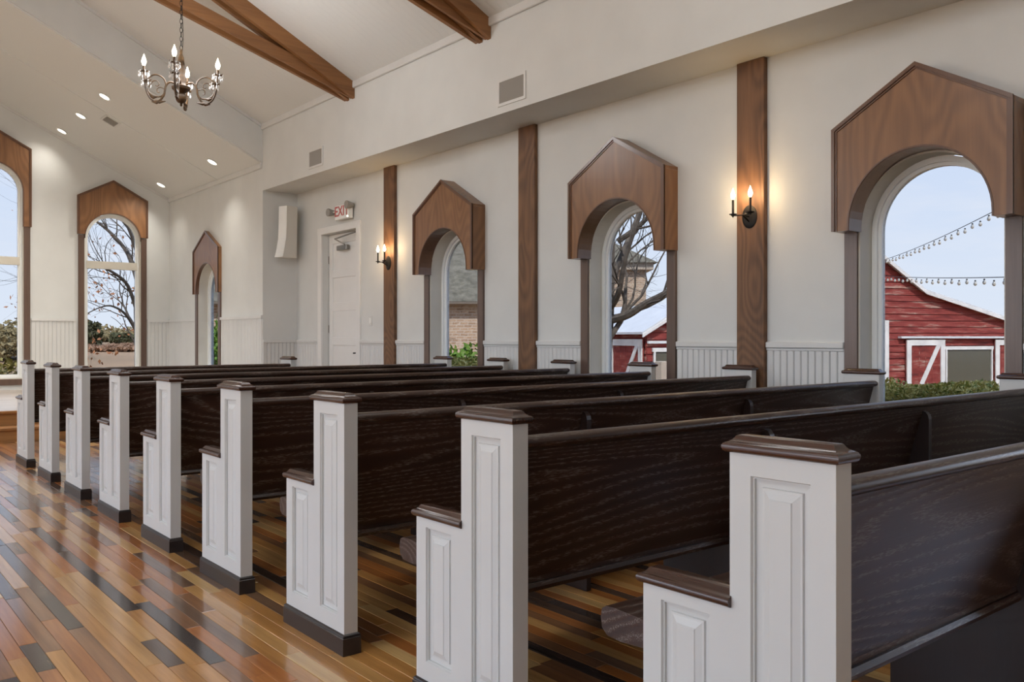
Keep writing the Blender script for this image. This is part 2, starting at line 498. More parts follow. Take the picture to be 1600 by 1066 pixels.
AP_OPEN = [(13.035, WIN_R, STAGE + 0.25, WIN_SPR)]
mb = MB()
arched_wall(mb, HEAD + 0.001, BACK + 0.2, GROUND, lambda s: Z_AP + 0.04, AP_OPEN, P_apse)
mb.quad(P_apse(HEAD + 0.001, GROUND, 0), P_apse(HEAD + 0.001, Z_AP + 0.04, 0), P_apse(HEAD + 0.001, Z_AP + 0.04, 0.01), P_apse(HEAD + 0.001, GROUND, 0.01))
wall_apse = struct(mb.build('wall_apse', M['wall']), 'pale side wall of the raised apse')
mb = MB()
arched_wall(mb, HEAD, BACK + 0.2, GROUND, lambda s: Z_AP + 0.04, AP_OPEN, P_apse_left)
mb.box(LEFT_W + 0.001, LEFT_V - 0.004, HEAD, HEAD + 0.15, GROUND, Z_SOF - 0.001)
struct(mb.build('wall_apse_left', M['wall']))

# end wall: five tall arched windows stepping up towards the ridge
BW = [(3.815, 0.430, 0.46, 2.66), (2.115, 0.430, 0.46, 3.30), (MID, 0.430, 0.46, 3.94), (2 * MID - 2.115, 0.430, 0.46, 3.30), (2 * MID - 3.815, 0.430, 0.46, 2.66)]
mb = MB()
arched_wall(mb, LEFT_V - 0.2, SOF + 0.2, GROUND, lambda s: apse_z(s) + 0.05, BW, P_back, extra=(MID,))
wall_front = struct(mb.build('wall_front', M['wall']), 'pale gable end wall of the apse')

# left wall with broad windows added to let in more daylight, rear wall (both outside the frame)
LEFT_OPEN = [(y, 1.1, 0.25, 1.90) for y in (-1.2, 1.25, 3.69, 6.14, 8.58)]
mb = MB()
arched_wall(mb, REAR, HEAD + 0.2, GROUND, lambda s: Z_SOF + 0.02, LEFT_OPEN, P_left)
struct(mb.build('wall_left', M['wall']))
mb = MB()
mb.box(LEFT_W - THICK, LEFT_V, REAR, HEAD + 0.15, Z_SOF, Z_EAVE + 0.02)
struct(mb.build('wall_bulkhead_left', M['wall']))
mb = MB()
mb.prism([(LEFT_W - 0.2, GROUND), (WALL + 0.2, GROUND), (WALL + 0.2, nave_z(WALL + 0.2) + 0.1), (MID, nave_z(MID) + 0.1), (LEFT_W - 0.2, nave_z(LEFT_W - 0.2) + 0.1)],
         lambda a, b: (a, REAR, b), lambda a, b: (a, REAR - 0.2, b))
struct(mb.build('wall_rear', M['wall']))

# ceilings and the header between nave and apse
mb = MB()
for sgn in (1, -1):
    xe = MID + sgn * (WALL + 0.7 - MID)
    for y0, y1, fz in ((REAR - 0.3, HEAD + 0.02, nave_z),):
        mb.prism([(MID, fz(MID)), (xe, fz(xe)), (xe, fz(xe) + 0.18), (MID, fz(MID) + 0.18)], lambda a, b, y=y0: (a, y, b), lambda a, b, y=y1: (a, y, b))
struct(mb.build('ceiling', M['ceiling']), 'sloped white board ceiling of the nave')
mb = MB()
for sgn in (1, -1):
    xe = MID + sgn * (SOF + 0.5 - MID)
    mb.prism([(MID, apse_z(MID)), (xe, apse_z(xe)), (xe, apse_z(xe) + 0.15), (MID, apse_z(MID) + 0.15)], lambda a, b: (a, HEAD + 0.02, b), lambda a, b: (a, BACK + 0.6, b))
struct(mb.build('ceiling_apse', M['ceiling']), 'lower sloped white ceiling over the apse')
mb = MB()
for sgn in (1, -1):
    xe = MID + sgn * (SOF - MID)
    mb.prism([(MID, apse_z(MID) + 0.02), (xe, apse_z(xe) + 0.02), (xe, nave_z(xe) + 0.1), (MID, nave_z(MID) + 0.1)], lambda a, b: (a, HEAD, b), lambda a, b: (a, HEAD + 0.14, b))
struct(mb.build('wall_header', M['wall']), 'grey sloping header between nave and apse ceilings')
# crown trims
tn = [0]
def trim(mbx, mat=None, label=None):
    tn[0] += 1
    return struct(mbx.build('trim_%d' % tn[0], mat or M['trimwhite']), label)
mb = MB(); mb.cbox(SOF - 0.03, SOF + 0.002, REAR, HEAD, Z_EAVE - 0.065, Z_EAVE + 0.012, 0.008); trim(mb, None, 'crown strip where the ceiling meets the soffit')
mb = MB(); mb.cbox(SOF - 0.03, SOF + 0.002, HEAD + 0.02, BACK, Z_AP - 0.06, Z_AP + 0.012, 0.008); trim(mb, None, 'crown strip on the apse side wall')
mb = MB(); a, b_ = SOF, MID
mb.obox((SOF, HEAD - 0.008, nave_z(SOF) - 0.02), (MID, HEAD - 0.008, nave_z(MID) - 0.02), (0, 0, 1), 0.02, 0.035); trim(mb)
mb = MB(); mb.obox((SOF, BACK - 0.006, apse_z(SOF) - 0.02), (MID, BACK - 0.006, apse_z(MID) - 0.02), (0, 0, 1), 0.016, 0.035); trim(mb)
mb = MB(); mb.obox((SOF, 12.62, apse_z(SOF) - 0.003), (MID, 12.62, apse_z(MID) - 0.003), (0, 0, 1), 0.022, 0.008); trim(mb, M['ceiling'])

# ------------------------------------------------------------------ wainscot: separate bead boards, cap rail, baseboard
RAIL = 1.061
blocked = [(y - 0.53, y + 0.53) for y in WIN_Y + [-0.01]] + [(3.55, 3.78), (6.0, 6.235), (8.445, 8.675), (9.265, 10.375)]
def free_spans(a, b, bl):
    out = []; cur = a
    for p, q in sorted(bl):
        if q <= a or p >= b: continue
        if p > cur: out.append((cur, p))
        cur = max(cur, q)
    if cur < b: out.append((cur, b))
    return out
bw = 0.052
mb = MB(); mb.v = []
prof = [(-bw / 2 + 0.0012, 0.0), (-bw / 2 + 0.0012, 0.008), (-bw / 2 + 0.006, 0.012), (bw / 2 - 0.010, 0.012), (bw / 2 - 0.007, 0.008), (bw / 2 - 0.004, 0.012), (bw / 2 - 0.0012, 0.008), (bw / 2 - 0.0012, 0.0)]
mb.prism(prof, lambda a, b: (-b, a, 0.0), lambda a, b: (-b, a, 0.92))
board_me = mb.mesh('board', M['trimwhite'])
for p, q in free_spans(0.56, HEAD, blocked):
    n = max(1, int(round((q - p) / bw)))
    for i in range(n):
        o = link('board', board_me, wall_right, (WALL, p + (i + 0.5) * (q - p) / n, 0.10))
        o.scale.y = (q - p) / n / bw
for i in range(9):
    o = link('board', board_me, wall_alcove, (SOF + (i + 0.5) * (WALL - SOF) / 9, HEAD, 0.10)); o.rotation_euler.z = math.pi / 2
mb = MB()
for p, q in free_spans(0.56, HEAD, blocked):
    mb.cbox(WALL - 0.030, WALL + 0.002, p, q, RAIL - 0.042, RAIL, 0.006)
    mb.cbox(WALL - 0.018, WALL + 0.002, p, q, RAIL - 0.060, RAIL - 0.042, 0.003)
mb.cbox(SOF, WALL, HEAD - 0.028, HEAD + 0.002, RAIL - 0.042, RAIL, 0.006)
trim(mb, None, 'white cap rail on the side wall wainscot')
mb = MB()
for p, q in free_spans(0.56, HEAD, blocked): mb.box(WALL - 0.016, WALL + 0.001, p, q, 0.0, 0.12)
struct(mb.build('baseboard_right', M['trimwhite']))
# apse wainscot: boards too fine to tell apart, one piece
ZR = 1.385
def bead_panel(spans, place, z0, z1, name, parent):
    m_ = MB()
    for p, q in spans:
        n = max(1, int((q - p) / 0.055)); w_ = (q - p) / n
        for i in range(n):
            s = p + i * w_
            pr = [(s + 0.001, 0), (s + 0.001, -0.006), (s + 0.007, -0.011), (s + w_ - 0.007, -0.011), (s + w_ - 0.001, -0.006), (s + w_ - 0.001, 0)]
            m_.prism(pr, lambda a, b: place(a, z0, b), lambda a, b: place(a, z1, b))
    o = m_.build(name, M['trimwhite'], parent); o['kind'] = 'stuff'; return o
back_bl = [(c - 0.53, c + 0.53) for c, r, s, t in BW]
bead_panel(free_spans(LEFT_V, SOF, back_bl), P_back, STAGE, ZR - 0.03, 'beadboard', wall_front)
bead_panel(free_spans(HEAD + 0.02, BACK, [(12.51, 13.56)]), P_apse, STAGE, ZR - 0.03, 'beadboard', wall_apse)
mb = MB()
for p, q in free_spans(LEFT_V, SOF, back_bl): mb.box(p, q, BACK - 0.026, BACK, ZR - 0.04, ZR)
for p, q in free_spans(HEAD, BACK, [(12.51, 13.56)]): mb.box(SOF - 0.026, SOF, p, q, ZR - 0.04, ZR)
trim(mb, None, 'white cap rail on the apse wainscot')

# ------------------------------------------------------------------ windows
wc = [0]
def window(c, r, sill, spr, place, label, hood_bottom, transom=None, mats=None, cas=0.085, frame_d=0.14):
    wc[0] += 1
    root = empty('window_%d' % wc[0], place(c, sill, 0.0)); struct(root, label)
    inv = Matrix.Translation(-Vector(root.location))
    def part(m_, name, mat, **kw):
        m_.v = [tuple(Vector(p) - root.location) for p in m_.v]
        return m_.build(name, mat, root, **kw)
    # casing legs and foot on the wall face
    for sg in (-1, 1):
        m_ = MB(); s0, s1 = sorted((c + sg * r, c + sg * (r + cas)))
        pts = [(s0, sill - 0.09), (s1, sill - 0.09), (s1, hood_bottom), (s0, hood_bottom)]
        m_.prism(pts, lambda a, b: place(a, b, 0.004), lambda a, b: place(a, b, -0.024)); part(m_, 'casing', M['casing'])
    m_ = MB(); m_.prism([(c - r, sill - 0.09), (c + r, sill - 0.09), (c + r, sill), (c - r, sill)], lambda a, b: place(a, b, 0.004), lambda a, b: place(a, b, -0.024)); part(m_, 'apron', M['casing'])
    # jamb lining
    m_ = MB(); band(m_, c, r - 0.0005, sill + 0.0005, spr, 0.012, -0.004, frame_d, place); part(m_, 'jamb', M['jamb'], smooth=True)
    # frame in two steps
    m_ = MB(); band(m_, c, r - 0.014, sill + 0.014, spr, 0.034, frame_d - 0.004, frame_d + 0.07, place); part(m_, 'frame', M['vinyl'], smooth=True)
    m_ = MB(); band(m_, c, r - 0.046, sill + 0.046, spr, 0.024, frame_d + 0.016, frame_d + 0.06, place); part(m_, 'sash', M['vinyl'], smooth=True)
    # pane
    m_ = MB(); poly = arch_path(c, r - 0.066, sill + 0.066, spr)
    m_.prism(poly, lambda a, b: place(a, b, frame_d + 0.034), lambda a, b: place(a, b, frame_d + 0.040))
    # only the outer faces: two-sided pane
    part(m_, 'pane', M['glass'])
    if transom:
        m_ = MB(); m_.prism([(c - r + 0.045, transom - 0.06), (c + r - 0.045, transom - 0.06), (c + r - 0.045, transom + 0.06), (c - r + 0.045, transom + 0.06)],
                            lambda a, b: place(a, b, frame_d - 0.012), lambda a, b: place(a, b, frame_d + 0.062)); part(m_, 'transom', M['jamb'])
    return root

def hood(c, place, depth, bottom, shoulder, peak, hw, r, spr, label, group, name='window_hood'):
    """house-shaped timber canopy with an arched cut-out"""
    root = empty(name, place(c, bottom, 0.0)); tag(root, label, 'window hood', group)
    def part(m_, nm, mat, **kw):
        m_.v = [tuple(Vector(p) - root.location) for p in m_.v]
        return m_.build(nm, mat, root, **kw)
    top = lambda s: shoulder + (peak - shoulder) * (1 - abs(s - c) / hw)
    def low(s):
        return spr + math.sqrt(max(0, r * r - (s - c) ** 2)) if abs(s - c) < r else bottom
    br = sorted(set([c - hw, c + hw, c] + arch_samples(c, r, 32)))
    m_ = MB()
    t = 0.018
    for a, b in zip(br, br[1:]):
        if b - a < 1e-7: continue
        la, lb = (low(a), low(b)) if abs((a + b) / 2 - c) < r else (bottom, bottom)
        if abs((a + b) / 2 - c) < r:
            la = spr + math.sqrt(max(0, r * r - (a - c) ** 2)); lb = spr + math.sqrt(max(0, r * r - (b - c) ** 2))
        for d in (-depth, -depth + t):
            m_.quad(place(a, la, d), place(b, lb, d), place(b, top(b), d), place(a, top(a), d))
    part(m_, 'front_panel', M['hood'])
    # arched lining from the front back to the wall, with the straight stilts below the spring
    m_ = MB(); band(m_, c, r + 0.002, bottom, spr, 0.010, -depth + 0.001, -0.001, place, foot=False); part(m_, 'arch_lining', M['hood_edge'], smooth=True)
    m_ = MB(); band(m_, c, r + 0.004, bottom, spr, 0.009, -depth - 0.004, -depth + 0.002, place, foot=False); part(m_, 'arch_bead', M['hood_edge'], smooth=True)
    for sg in (-1, 1):
        s1 = c + sg * hw; s0 = c + sg * (hw - 0.02)
        m_ = MB(); m_.prism([(s0, bottom), (s1, bottom), (s1, shoulder - 0.0245), (s0, shoulder - 0.0245)], lambda a, b: place(a, b, -depth + 0.002), lambda a, b: place(a, b, 0.0)); part(m_, 'side_board', M['hood'])
        m_ = MB(); m_.prism([(s1, shoulder), (c, peak), (c, peak - 0.024), (s1, shoulder - 0.024)], lambda a, b: place(a, b, -depth + 0.002), lambda a, b: place(a, b, 0.0)); part(m_, 'roof_board', M['hood'])
        m_ = MB(); m_.prism(sorted([(c + sg * r, bottom), (s0, bottom), (s0, bottom + 0.015), (c + sg * r, bottom + 0.015)], key=lambda p: (p[1], p[0] if p[1] == bottom else -p[0])), lambda a, b: place(a, b, -depth + 0.002), lambda a, b: place(a, b, 0.0)); part(m_, 'bottom_board', M['hood_edge'])
        # raised edge moulding, two stepped strips
        for w_, pr in ((0.020, 0.014), (0.032, 0.006)):
            m_ = MB(); q0 = c + sg * (hw - w_)
            m_.prism([(s1 + sg * 0.002, bottom), (q0, bottom), (q0, shoulder), (s1 + sg * 0.002, shoulder)], lambda a, b: place(a, b, -depth - pr), lambda a, b: place(a, b, -depth + 0.003)); part(m_, 'edge_moulding', M['hood_edge'])
            m_ = MB(); m_.prism([(s1 + sg * 0.002, shoulder + 0.002), (c, peak + 0.003), (c, peak - w_ * 1.13), (s1, shoulder - w_ * 1.13)], lambda a, b: place(a, b, -depth - pr - 0.001), lambda a, b: place(a, b, -depth + 0.003)); part(m_, 'edge_moulding', M['hood_edge'])
    return root

names3 = ['window nearest the camera looking out to the red barn', 'middle side window looking out to a tree and brick tower', 'far side window looking out to a brick wall and green shrubs']
hoods3 = ['nearest and largest brown house-shaped hood, above the window showing the barn gable', 'brown house-shaped hood between the two tall timber posts, above the bare tree', 'smallest side-wall hood, greyish sheen, above the window beside the white door']
for y, l1, l2 in zip(WIN_Y, names3, hoods3):
    window(y, WIN_R, WIN_SILL, WIN_SPR, P_right, l1, 1.78)
    hood(y, P_right, 0.155, 1.762, 2.405, 2.71, 0.531, 0.428, 1.79, l2, 'house-shaped window hoods')
window(13.035, WIN_R, STAGE + 0.25, WIN_SPR, P_apse, 'narrow-looking arched window in the apse side wall', 1.78)
hood(13.035, P_apse, 0.05, 1.757, 2.42, 2.70, 0.53, 0.428, 1.79, 'pale shining house-shaped hood on the apse side wall', 'house-shaped window hoods')
blab = ['second window from the left on the end wall, branches outside', 'leftmost and taller arched window of the end wall']
hlab = ['honey-brown pointed hood above the end wall window with branches', 'taller honey-brown pointed hood at the left edge of the photo']
for i, (c, r, sill, spr) in enumerate(BW):
    window(c, r, sill, spr, P_back, blab[i] if i < 2 else 'tall arched window of the end wall', spr + 0.05, transom=2.25, frame_d=0.05)
    hb, sh = (2.72, 3.33) if i in (0, 4) else ((2.77, 3.955) if i in (1, 3) else (2.85, 4.58))
    hood(c, P_back, 0.035, hb, sh, sh + 0.285, 0.53, 0.425, spr, hlab[i] if i < 2 else ('tallest pointed hood on the axis of the end wall, outside the frame', 'tall pointed hood left of the axis on the end wall, outside the frame', 'lowest pointed hood at the far left of the end wall, outside the frame')[i - 2], 'house-shaped window hoods')
for i, (c, r, sill, spr) in enumerate(LEFT_OPEN):
    wc[0] += 1
    root = struct(empty('window_%d' % wc[0], (LEFT_W, c, sill)))  # unseen broad window, added as a daylight source
    m_ = MB(); band(m_, c, r - 0.001, sill + 0.001, spr, 0.05, 0.05, 0.12, P_left); m_.v = [tuple(Vector(p) - root.location) for p in m_.v]; m_.build('frame', M['vinyl'], root)
    m_ = MB(); m_.prism(arch_path(c, r - 0.05, sill + 0.05, spr), lambda a, b: P_left(a, b, 0.08), lambda a, b: P_left(a, b, 0.085)); m_.v = [tuple(Vector(p) - root.location) for p in m_.v]; m_.build('pane', M['clear'], root)

# daylight portals: sampling aid for the sky in the window openings (they add no light)
def portal(loc, rot, sx, sy):
    ld = bpy.data.lights.new('portal', 'AREA'); ld.shape = 'RECTANGLE'; ld.size = sx; ld.size_y = sy
    o = bpy.data.objects.new('portal', ld); COL.objects.link(o); o.location = loc; o.rotation_euler = rot
    ld.cycles.is_portal = True
    return o
for c, r, sill, spr in LEFT_OPEN: portal((LEFT_W - THICK - 0.03, c, (sill + spr + r) / 2), (0, -math.pi / 2, 0), spr + r - sill + 0.1, 2 * r + 0.1)
for c, r, sill, spr in RIGHT_OPEN: portal((WALL + THICK + 0.03, c, (sill + spr + r) / 2), (0, math.pi / 2, 0), spr + r - sill + 0.1, 2 * r + 0.1)
for c, r, sill, spr in BW: portal((c, BACK + THICK + 0.03, (sill + spr + r) / 2), (-math.pi / 2, 0, 0), 2 * r + 0.1, spr + r - sill + 0.1)

# ------------------------------------------------------------------ floor of reclaimed strip boards
mb = MB(); mb.box(LEFT_W - 0.2, WALL + 0.2, REAR, 10.3, -0.30, -0.022)
floor = struct(mb.build('floor', M['dark']), 'glossy mixed-tone reclaimed wood strip floor')
TONES = [((0.36, 0.155, 0.036), (0.66, 0.33, 0.095), 8), ((0.42, 0.21, 0.062), (0.72, 0.41, 0.14), 6), ((0.29, 0.095, 0.020), (0.55, 0.205, 0.048), 6),
         ((0.17, 0.075, 0.028), (0.34, 0.155, 0.060), 5), ((0.050, 0.027, 0.016), (0.135, 0.075, 0.042), 4), ((0.105, 0.056, 0.030), (0.25, 0.140, 0.075), 3), ((0.46, 0.27, 0.095), (0.78, 0.50, 0.20), 3),
         ((0.022, 0.014, 0.011), (0.065, 0.040, 0.028), 2)]
FL = [wood('floor_board_%d' % i, d, l_, 'Y', 1.2, 0.55, 0.16, False, (0.33, 0.67), True, 1.0, 38, coat_rough=0.15, coat_ior=1.75, spec=0.2) for i, (d, l_, w_) in enumerate(TONES)]
WTS = [t[2] for t in TONES]
rng = random.Random(7)
PW = 0.0575
planks = []
sn_, cs_ = math.sin(PHI), math.cos(PHI)
row = 0
x = LEFT_W
while x < WALL - 0.01:
    y = REAR + rng.uniform(-0.9, 0)
    while y < 10.26:
        L = rng.choice((0.30, 0.42, 0.55, 0.7, 0.85, 1.05, 1.25)) * rng.uniform(0.9, 1.1)
        y0, y1 = max(y, REAR), min(y + L, 10.26)
        if y1 - y0 > 0.03:
            ti = rng.choices(range(len(TONES)), WTS)[0]
            planks.append((x, y0, y1, ti, rng.uniform(-0.0009, 0.0009), rng.uniform(-0.0007, 0.0007)))
        y += L
    x += PW
def view_area(p):
    x0, y0, y1 = p[0], p[1], p[2]
    A = 0.0
    xc = x0 + PW / 2; yc = (y0 + y1) / 2
    dep = xc * sn_ + yc * cs_
    if dep < 0.8: return 0
    u = 800 + 1350 * (xc * cs_ - yc * sn_) / dep; v = 527 + 1350 * CAM_H / dep
    if u < -30 or u > 1630 or v > 1110: return 0
    if xc > 1.42 and yc < 1.2: return 0
    f = (y1 - y0) * PW * CAM_H / dep ** 3
    if xc > PEW_A: f *= 0.35
    if xc > 2.6: f *= 0.3
    return f
order = sorted(range(len(planks)), key=lambda i: -view_area(planks[i]))
single = set(order[:300])
def plank_box(m_, p, origin=(0, 0), mi=0):
    x0, y0, y1, ti, dz, tl = p
    a0, a1 = x0 + 0.0007 - origin[0], x0 + PW - 0.0007 - origin[0]; b0, b1 = y0 + 0.0008 - origin[1], y1 - 0.0008 - origin[1]
    e = 0.0011
    n = len(m_.v)
    za, zb = dz - tl, dz + tl
    m_.v += [(a0, b0, -0.022), (a1, b0, -0.022), (a1, b1, -0.022), (a0, b1, -0.022),
             (a0, b0, za - e), (a1, b0, zb - e), (a1, b1, zb - e), (a0, b1, za - e),
             (a0 + e, b0 + e, za), (a1 - e, b0 + e, zb), (a1 - e, b1 - e, zb), (a0 + e, b1 - e, za)]
    for q in ((0, 1, 5, 4), (1, 2, 6, 5), (2, 3, 7, 6), (3, 0, 4, 7), (4, 5, 9, 8), (5, 6, 10, 9), (6, 7, 11, 10), (7, 4, 8, 11), (8, 9, 10, 11)):
        m_.f.append(tuple(n + i for i in q)); m_.m.append(mi)
rest = MB()
for i, p in enumerate(planks):
    if i in single:
        m_ = MB(); plank_box(m_, p, (p[0], p[1]))
        link('plank', m_.mesh('plank', FL[p[3]], recalc=False), floor, (p[0], p[1], 0))
    else:
        plank_box(rest, p, mi=p[3])
o = rest.build('planks', FL, floor, recalc=False); o['kind'] = 'stuff'

# stage and steps
mb = MB(); mb.box(LEFT_V - 0.5, SOF + 0.5, 10.62, BACK + 0.1, -0.3, STAGE)
stage = struct(mb.build('floor_stage', M['stage']), 'pale shining raised floor of the apse')
mb = MB(); mb.box(LEFT_W, WALL, 10.60, 10.62, 0.0, STAGE - 0.03); mb.build('riser', M['step'], stage)
mb = MB(); mb.cbox(LEFT_W, WALL, 10.575, 10.66, STAGE - 0.03, STAGE + 0.002, 0.006); mb.build('nosing', M['step'], stage)
mb = MB(); mb.box(LEFT_W, WALL, 10.26, 10.62, -0.02, STAGE / 2 - 0.03); mb.build('riser', M['step'], stage)
mb = MB(); mb.cbox(LEFT_W, WALL, 10.235, 10.61, STAGE / 2 - 0.03, STAGE / 2, 0.006); mb.build('tread', M['step'], stage)

# ------------------------------------------------------------------ timber pilasters
def pilaster(y0, y1, label):
    mb = MB(); mb.cbox(-0.042, 0.0, -(y1 - y0) / 2, (y1 - y0) / 2, 0.0, Z_SOF - 0.0005, 0.004)
    o = mb.build('timber_pilaster', M['pilaster']); o.location = (WALL, (y0 + y1) / 2, 0)
    return tag(o, label, 'wood post', 'timber pilasters on the side wall')
pilaster(3.55, 3.78, 'widest-looking timber pilaster with a lit sconce, left of the barn window')
pilaster(6.0, 6.235, 'bare knotty timber pilaster without a sconce, between two hooded windows')
pilaster(8.445, 8.675, 'far narrow timber pilaster carrying a sconce, beside the white door')

# ------------------------------------------------------------------ roof trusses (scissor type, three plies)
def truss(yt, label):
    root = empty('roof_truss', (MID, yt, Z_EAVE)); tag(root, label, 'roof truss', 'scissor trusses under the nave ceiling')
    for sg in (1, -1):
        xe = MID + sg * (SOF - 0.002 - MID)
        def pl(poly, ya, yb, nm):
            m_ = MB(); m_.prism([((MID + sg * (a - MID)), b) for a, b in poly], lambda a, b: (a - MID, ya, b - Z_EAVE), lambda a, b: (a - MID, yb, b - Z_EAVE)); m_.build(nm, M['beam'], root)
        e = SOF - 0.002
        # rafter follows the ceiling
        pl([(e, nave_z(e) - 0.0), (MID, nave_z(MID) - 0.0), (MID, nave_z(MID) - 0.175), (e, nave_z(e) - 0.175)], 0.0, 0.05, 'rafter')
        pl([(e, nave_z(e) - 0.0), (MID, nave_z(MID) - 0.0), (MID, nave_z(MID) - 0.175), (e, nave_z(e) - 0.175)], 0.125, 0.175, 'rafter')
        # lower chords, flatter pitch, two plies with a gap
        zc = lambda x: 3.755 + 0.303 * (SOF - x)
        # scissor chord crosses the axis and runs up to the opposite rafter
        xo = MID - 1.3
        ch = [(e, zc(e)), (xo, zc(xo)), (xo, zc(xo) + 0.13), (e, zc(e) + 0.13)]
        if sg == 1:
            pl(ch, 0.055, 0.085, 'lower_chord'); pl(ch, 0.18, 0.225, 'lower_chord')
        else: pl(ch, 0.088, 0.120, 'lower_chord')
    m_ = MB(); m_.box(-0.035, 0.035, -0.001, 0.052, zc(MID) - Z_EAVE, nave_z(MID) - 0.1 - Z_EAVE); m_.build('king_post', M['beam'], root)
    return root
truss(8.53, 'scissor truss behind the chandelier, left of the other truss')
truss(6.065, 'scissor truss at the top edge of the photo, right of the chandelier truss')

# ------------------------------------------------------------------ pews
T_END = 0.052
def pew_end(parent, side):
    """L-shaped panelled end. side=-1: face looks to -x (aisle) ; +1 mirrored. Local x=0 is the outer (panelled) face."""
    sg = side
    D, STEP, HT, HA = 0.46, 0.23, 0.865, 0.555
    X = lambda v: v * (-sg)                  # depth into the board
    m_ = MB()
    panels = [(0.051, 0.181, 0.128, 0.823), (0.279, 0.409, 0.128, 0.528)]
    def fq(y0, y1, z0, z1, x): m_.quad((X(x), y0, z0), (X(x), y1, z0), (X(x), y1, z1), (X(x), y0, z1))
    for (a0, a1, top), (p0, p1, q0, q1) in zip(((0.0, STEP, HT), (STEP, D, HA)), panels):
        fq(a0, p0, 0, top, 0); fq(p1, a1, 0, top, 0); fq(p0, p1, 0, q0, 0); fq(p0, p1, q1, top, 0)
        fq(a0, a1, 0, top, T_END)
    edge = [(0, 0), (D, 0), (D, HA), (STEP, HA), (STEP, HT), (0, HT)]
    for (a, b), (c_, d_) in zip(edge, edge[1:] + edge[:1]):
        m_.quad((X(0), a, b), (X(0), c_, d_), (X(T_END), c_, d_), (X(T_END), a, b))
    end = m_.build('pew_end', M['white'], parent, recalc=False)
    for (p0, p1, q0, q1) in panels:
        r_ = MB()
        rings = [(0, 0.0), (0.0025, 0.004), (0.005, 0.004), (0.0055, 0.0085), (0.020, 0.0095), (0.0215, 0.006), (0.026, 0.0058), (0.040, 0.0022), (0.042, 0.0008)]
        n = 0
        for i, d in rings:
            d *= 1.4
            r_.v += [(X(d), p0 + i, q0 + i), (X(d), p1 - i, q0 + i), (X(d), p1 - i, q1 - i), (X(d), p0 + i, q1 - i)]
        for k in range(len(rings) - 1):
            for j in range(4):
                r_.f.append((k * 4 + j, k * 4 + (j + 1) % 4, k * 4 + 4 + (j + 1) % 4, k * 4 + 4 + j)); r_.m.append(0)
        k = (len(rings) - 1) * 4
        r_.f.append((k, k + 1, k + 2, k + 3)); r_.m.append(0)
        r_.build('raised_panel', M['white'], end, recalc=False)
    x0, x1 = sorted((X(0), X(T_END)))
    ogee = [(0.000, 0.004), (0.001, 0.009), (0.004, 0.014), (0.009, 0.0165), (0.014, 0.0165), (0.018, 0.013), (0.0205, 0.008), (0.0215, 0.003), (0.024, -0.002), (0.028, -0.006), (0.033, -0.009), (0.0345, -0.011)]
    m_ = MB(); m_.rectloft(x0, x1, 0.0, STEP, [(HT + z, o * 0.72 if o > 0 else o) for z, o in ogee]); m_.build('cap_rail', M['pew_cap'], end, smooth=True)
    m_ = MB(); m_.rectloft(x0, x1, STEP - 0.004, D, [(HA + z, o * 0.72 if o > 0 else o) for z, o in ogee], keep=('y0',)); m_.build('arm_cap', M['pew_cap'], end, smooth=True)
    m_ = MB(); m_.rectloft(x0, x1, 0, D, [(0.0, 0.009), (0.058, 0.009), (0.061, 0.006), (0.064, 0.008), (0.068, 0.006), (0.072, 0.0005)]); m_.build('plinth', M['plinth'], end)
    return end
def pew_body(root, x0, x1, fins):
    """everything between the two ends; local y=0 is the rear face of the ends"""
    m_ = MB()
    # leaning back board
    zt, zb = 0.80, 0.375
    yt, yb = 0.045, 0.160
    m_.prism([(yt - 0.012, zt), (yb - 0.012, zb), (yb + 0.012, zb), (yt + 0.012, zt)], lambda a, b: (x0, a, b), lambda a, b: (x1, a, b))
    back = m_.build('backrest', M['pew'], root)
    # rounded top rail with a bead below
    m_ = MB(); pr = []
    for k in range(13):
        a = math.pi * (1.15 - 1.35 * k / 12); pr.append((0.036 + 0.030 * math.cos(a), 0.811 + 0.018 * math.sin(a)))
    pr = [(0.030, 0.792), (0.012, 0.800)] + pr + [(0.064, 0.800), (0.056, 0.790)]
    m_.prism(pr, lambda a, b: (x0, a, b), lambda a, b: (x1, a, b)); m_.build('top_rail', M['pew'], root, smooth=True)
    # lip along the bottom of the back
    m_ = MB(); m_.prism([(yb - 0.030, 0.366), (yb - 0.034, 0.378), (yb - 0.026, 0.389), (yb - 0.008, 0.392), (yb + 0.014, 0.380), (yb + 0.014, 0.362)], lambda a, b: (x0, a, b), lambda a, b: (x1, a, b)); m_.build('bottom_rail', M['pew'], root, smooth=True)
    # seat with a thick rounded nose
    m_ = MB(); st = [(0.140, 0.425), (0.140, 0.390), (0.50, 0.382), (0.58, 0.377), (0.625, 0.380), (0.643, 0.395), (0.648, 0.420), (0.643, 0.442), (0.630, 0.450), (0.60, 0.452), (0.40, 0.440)]
    m_.prism(st, lambda a, b: (x0 + 0.004, a, b), lambda a, b: (x1 - 0.004, a, b)); m_.build('seat', M['pew'], root, smooth=True)
    for fx in fins:
        m_ = MB()
        pr = [(0.016, 0.0), (0.50, 0.0), (0.50, 0.384), (0.150, 0.384), (0.062, 0.748), (0.052, 0.764), (0.040, 0.772), (0.028, 0.768), (0.018, 0.755), (0.014, 0.738)]
        m_.prism(pr, lambda a, b: (fx - 0.013, a, b), lambda a, b: (fx + 0.013, a, b)); m_.build('support', M['pew_leg'], root)
def make_pew(x0, x1, fins):
    root = empty('church_pew')
    L = pew_end(root, -1); L.location = (x0, 0, 0)
    R = pew_end(root, 1); R.location = (x1 + T_END, 0, 0)
    pew_body(root, x0 + T_END, x1, fins)
    return root
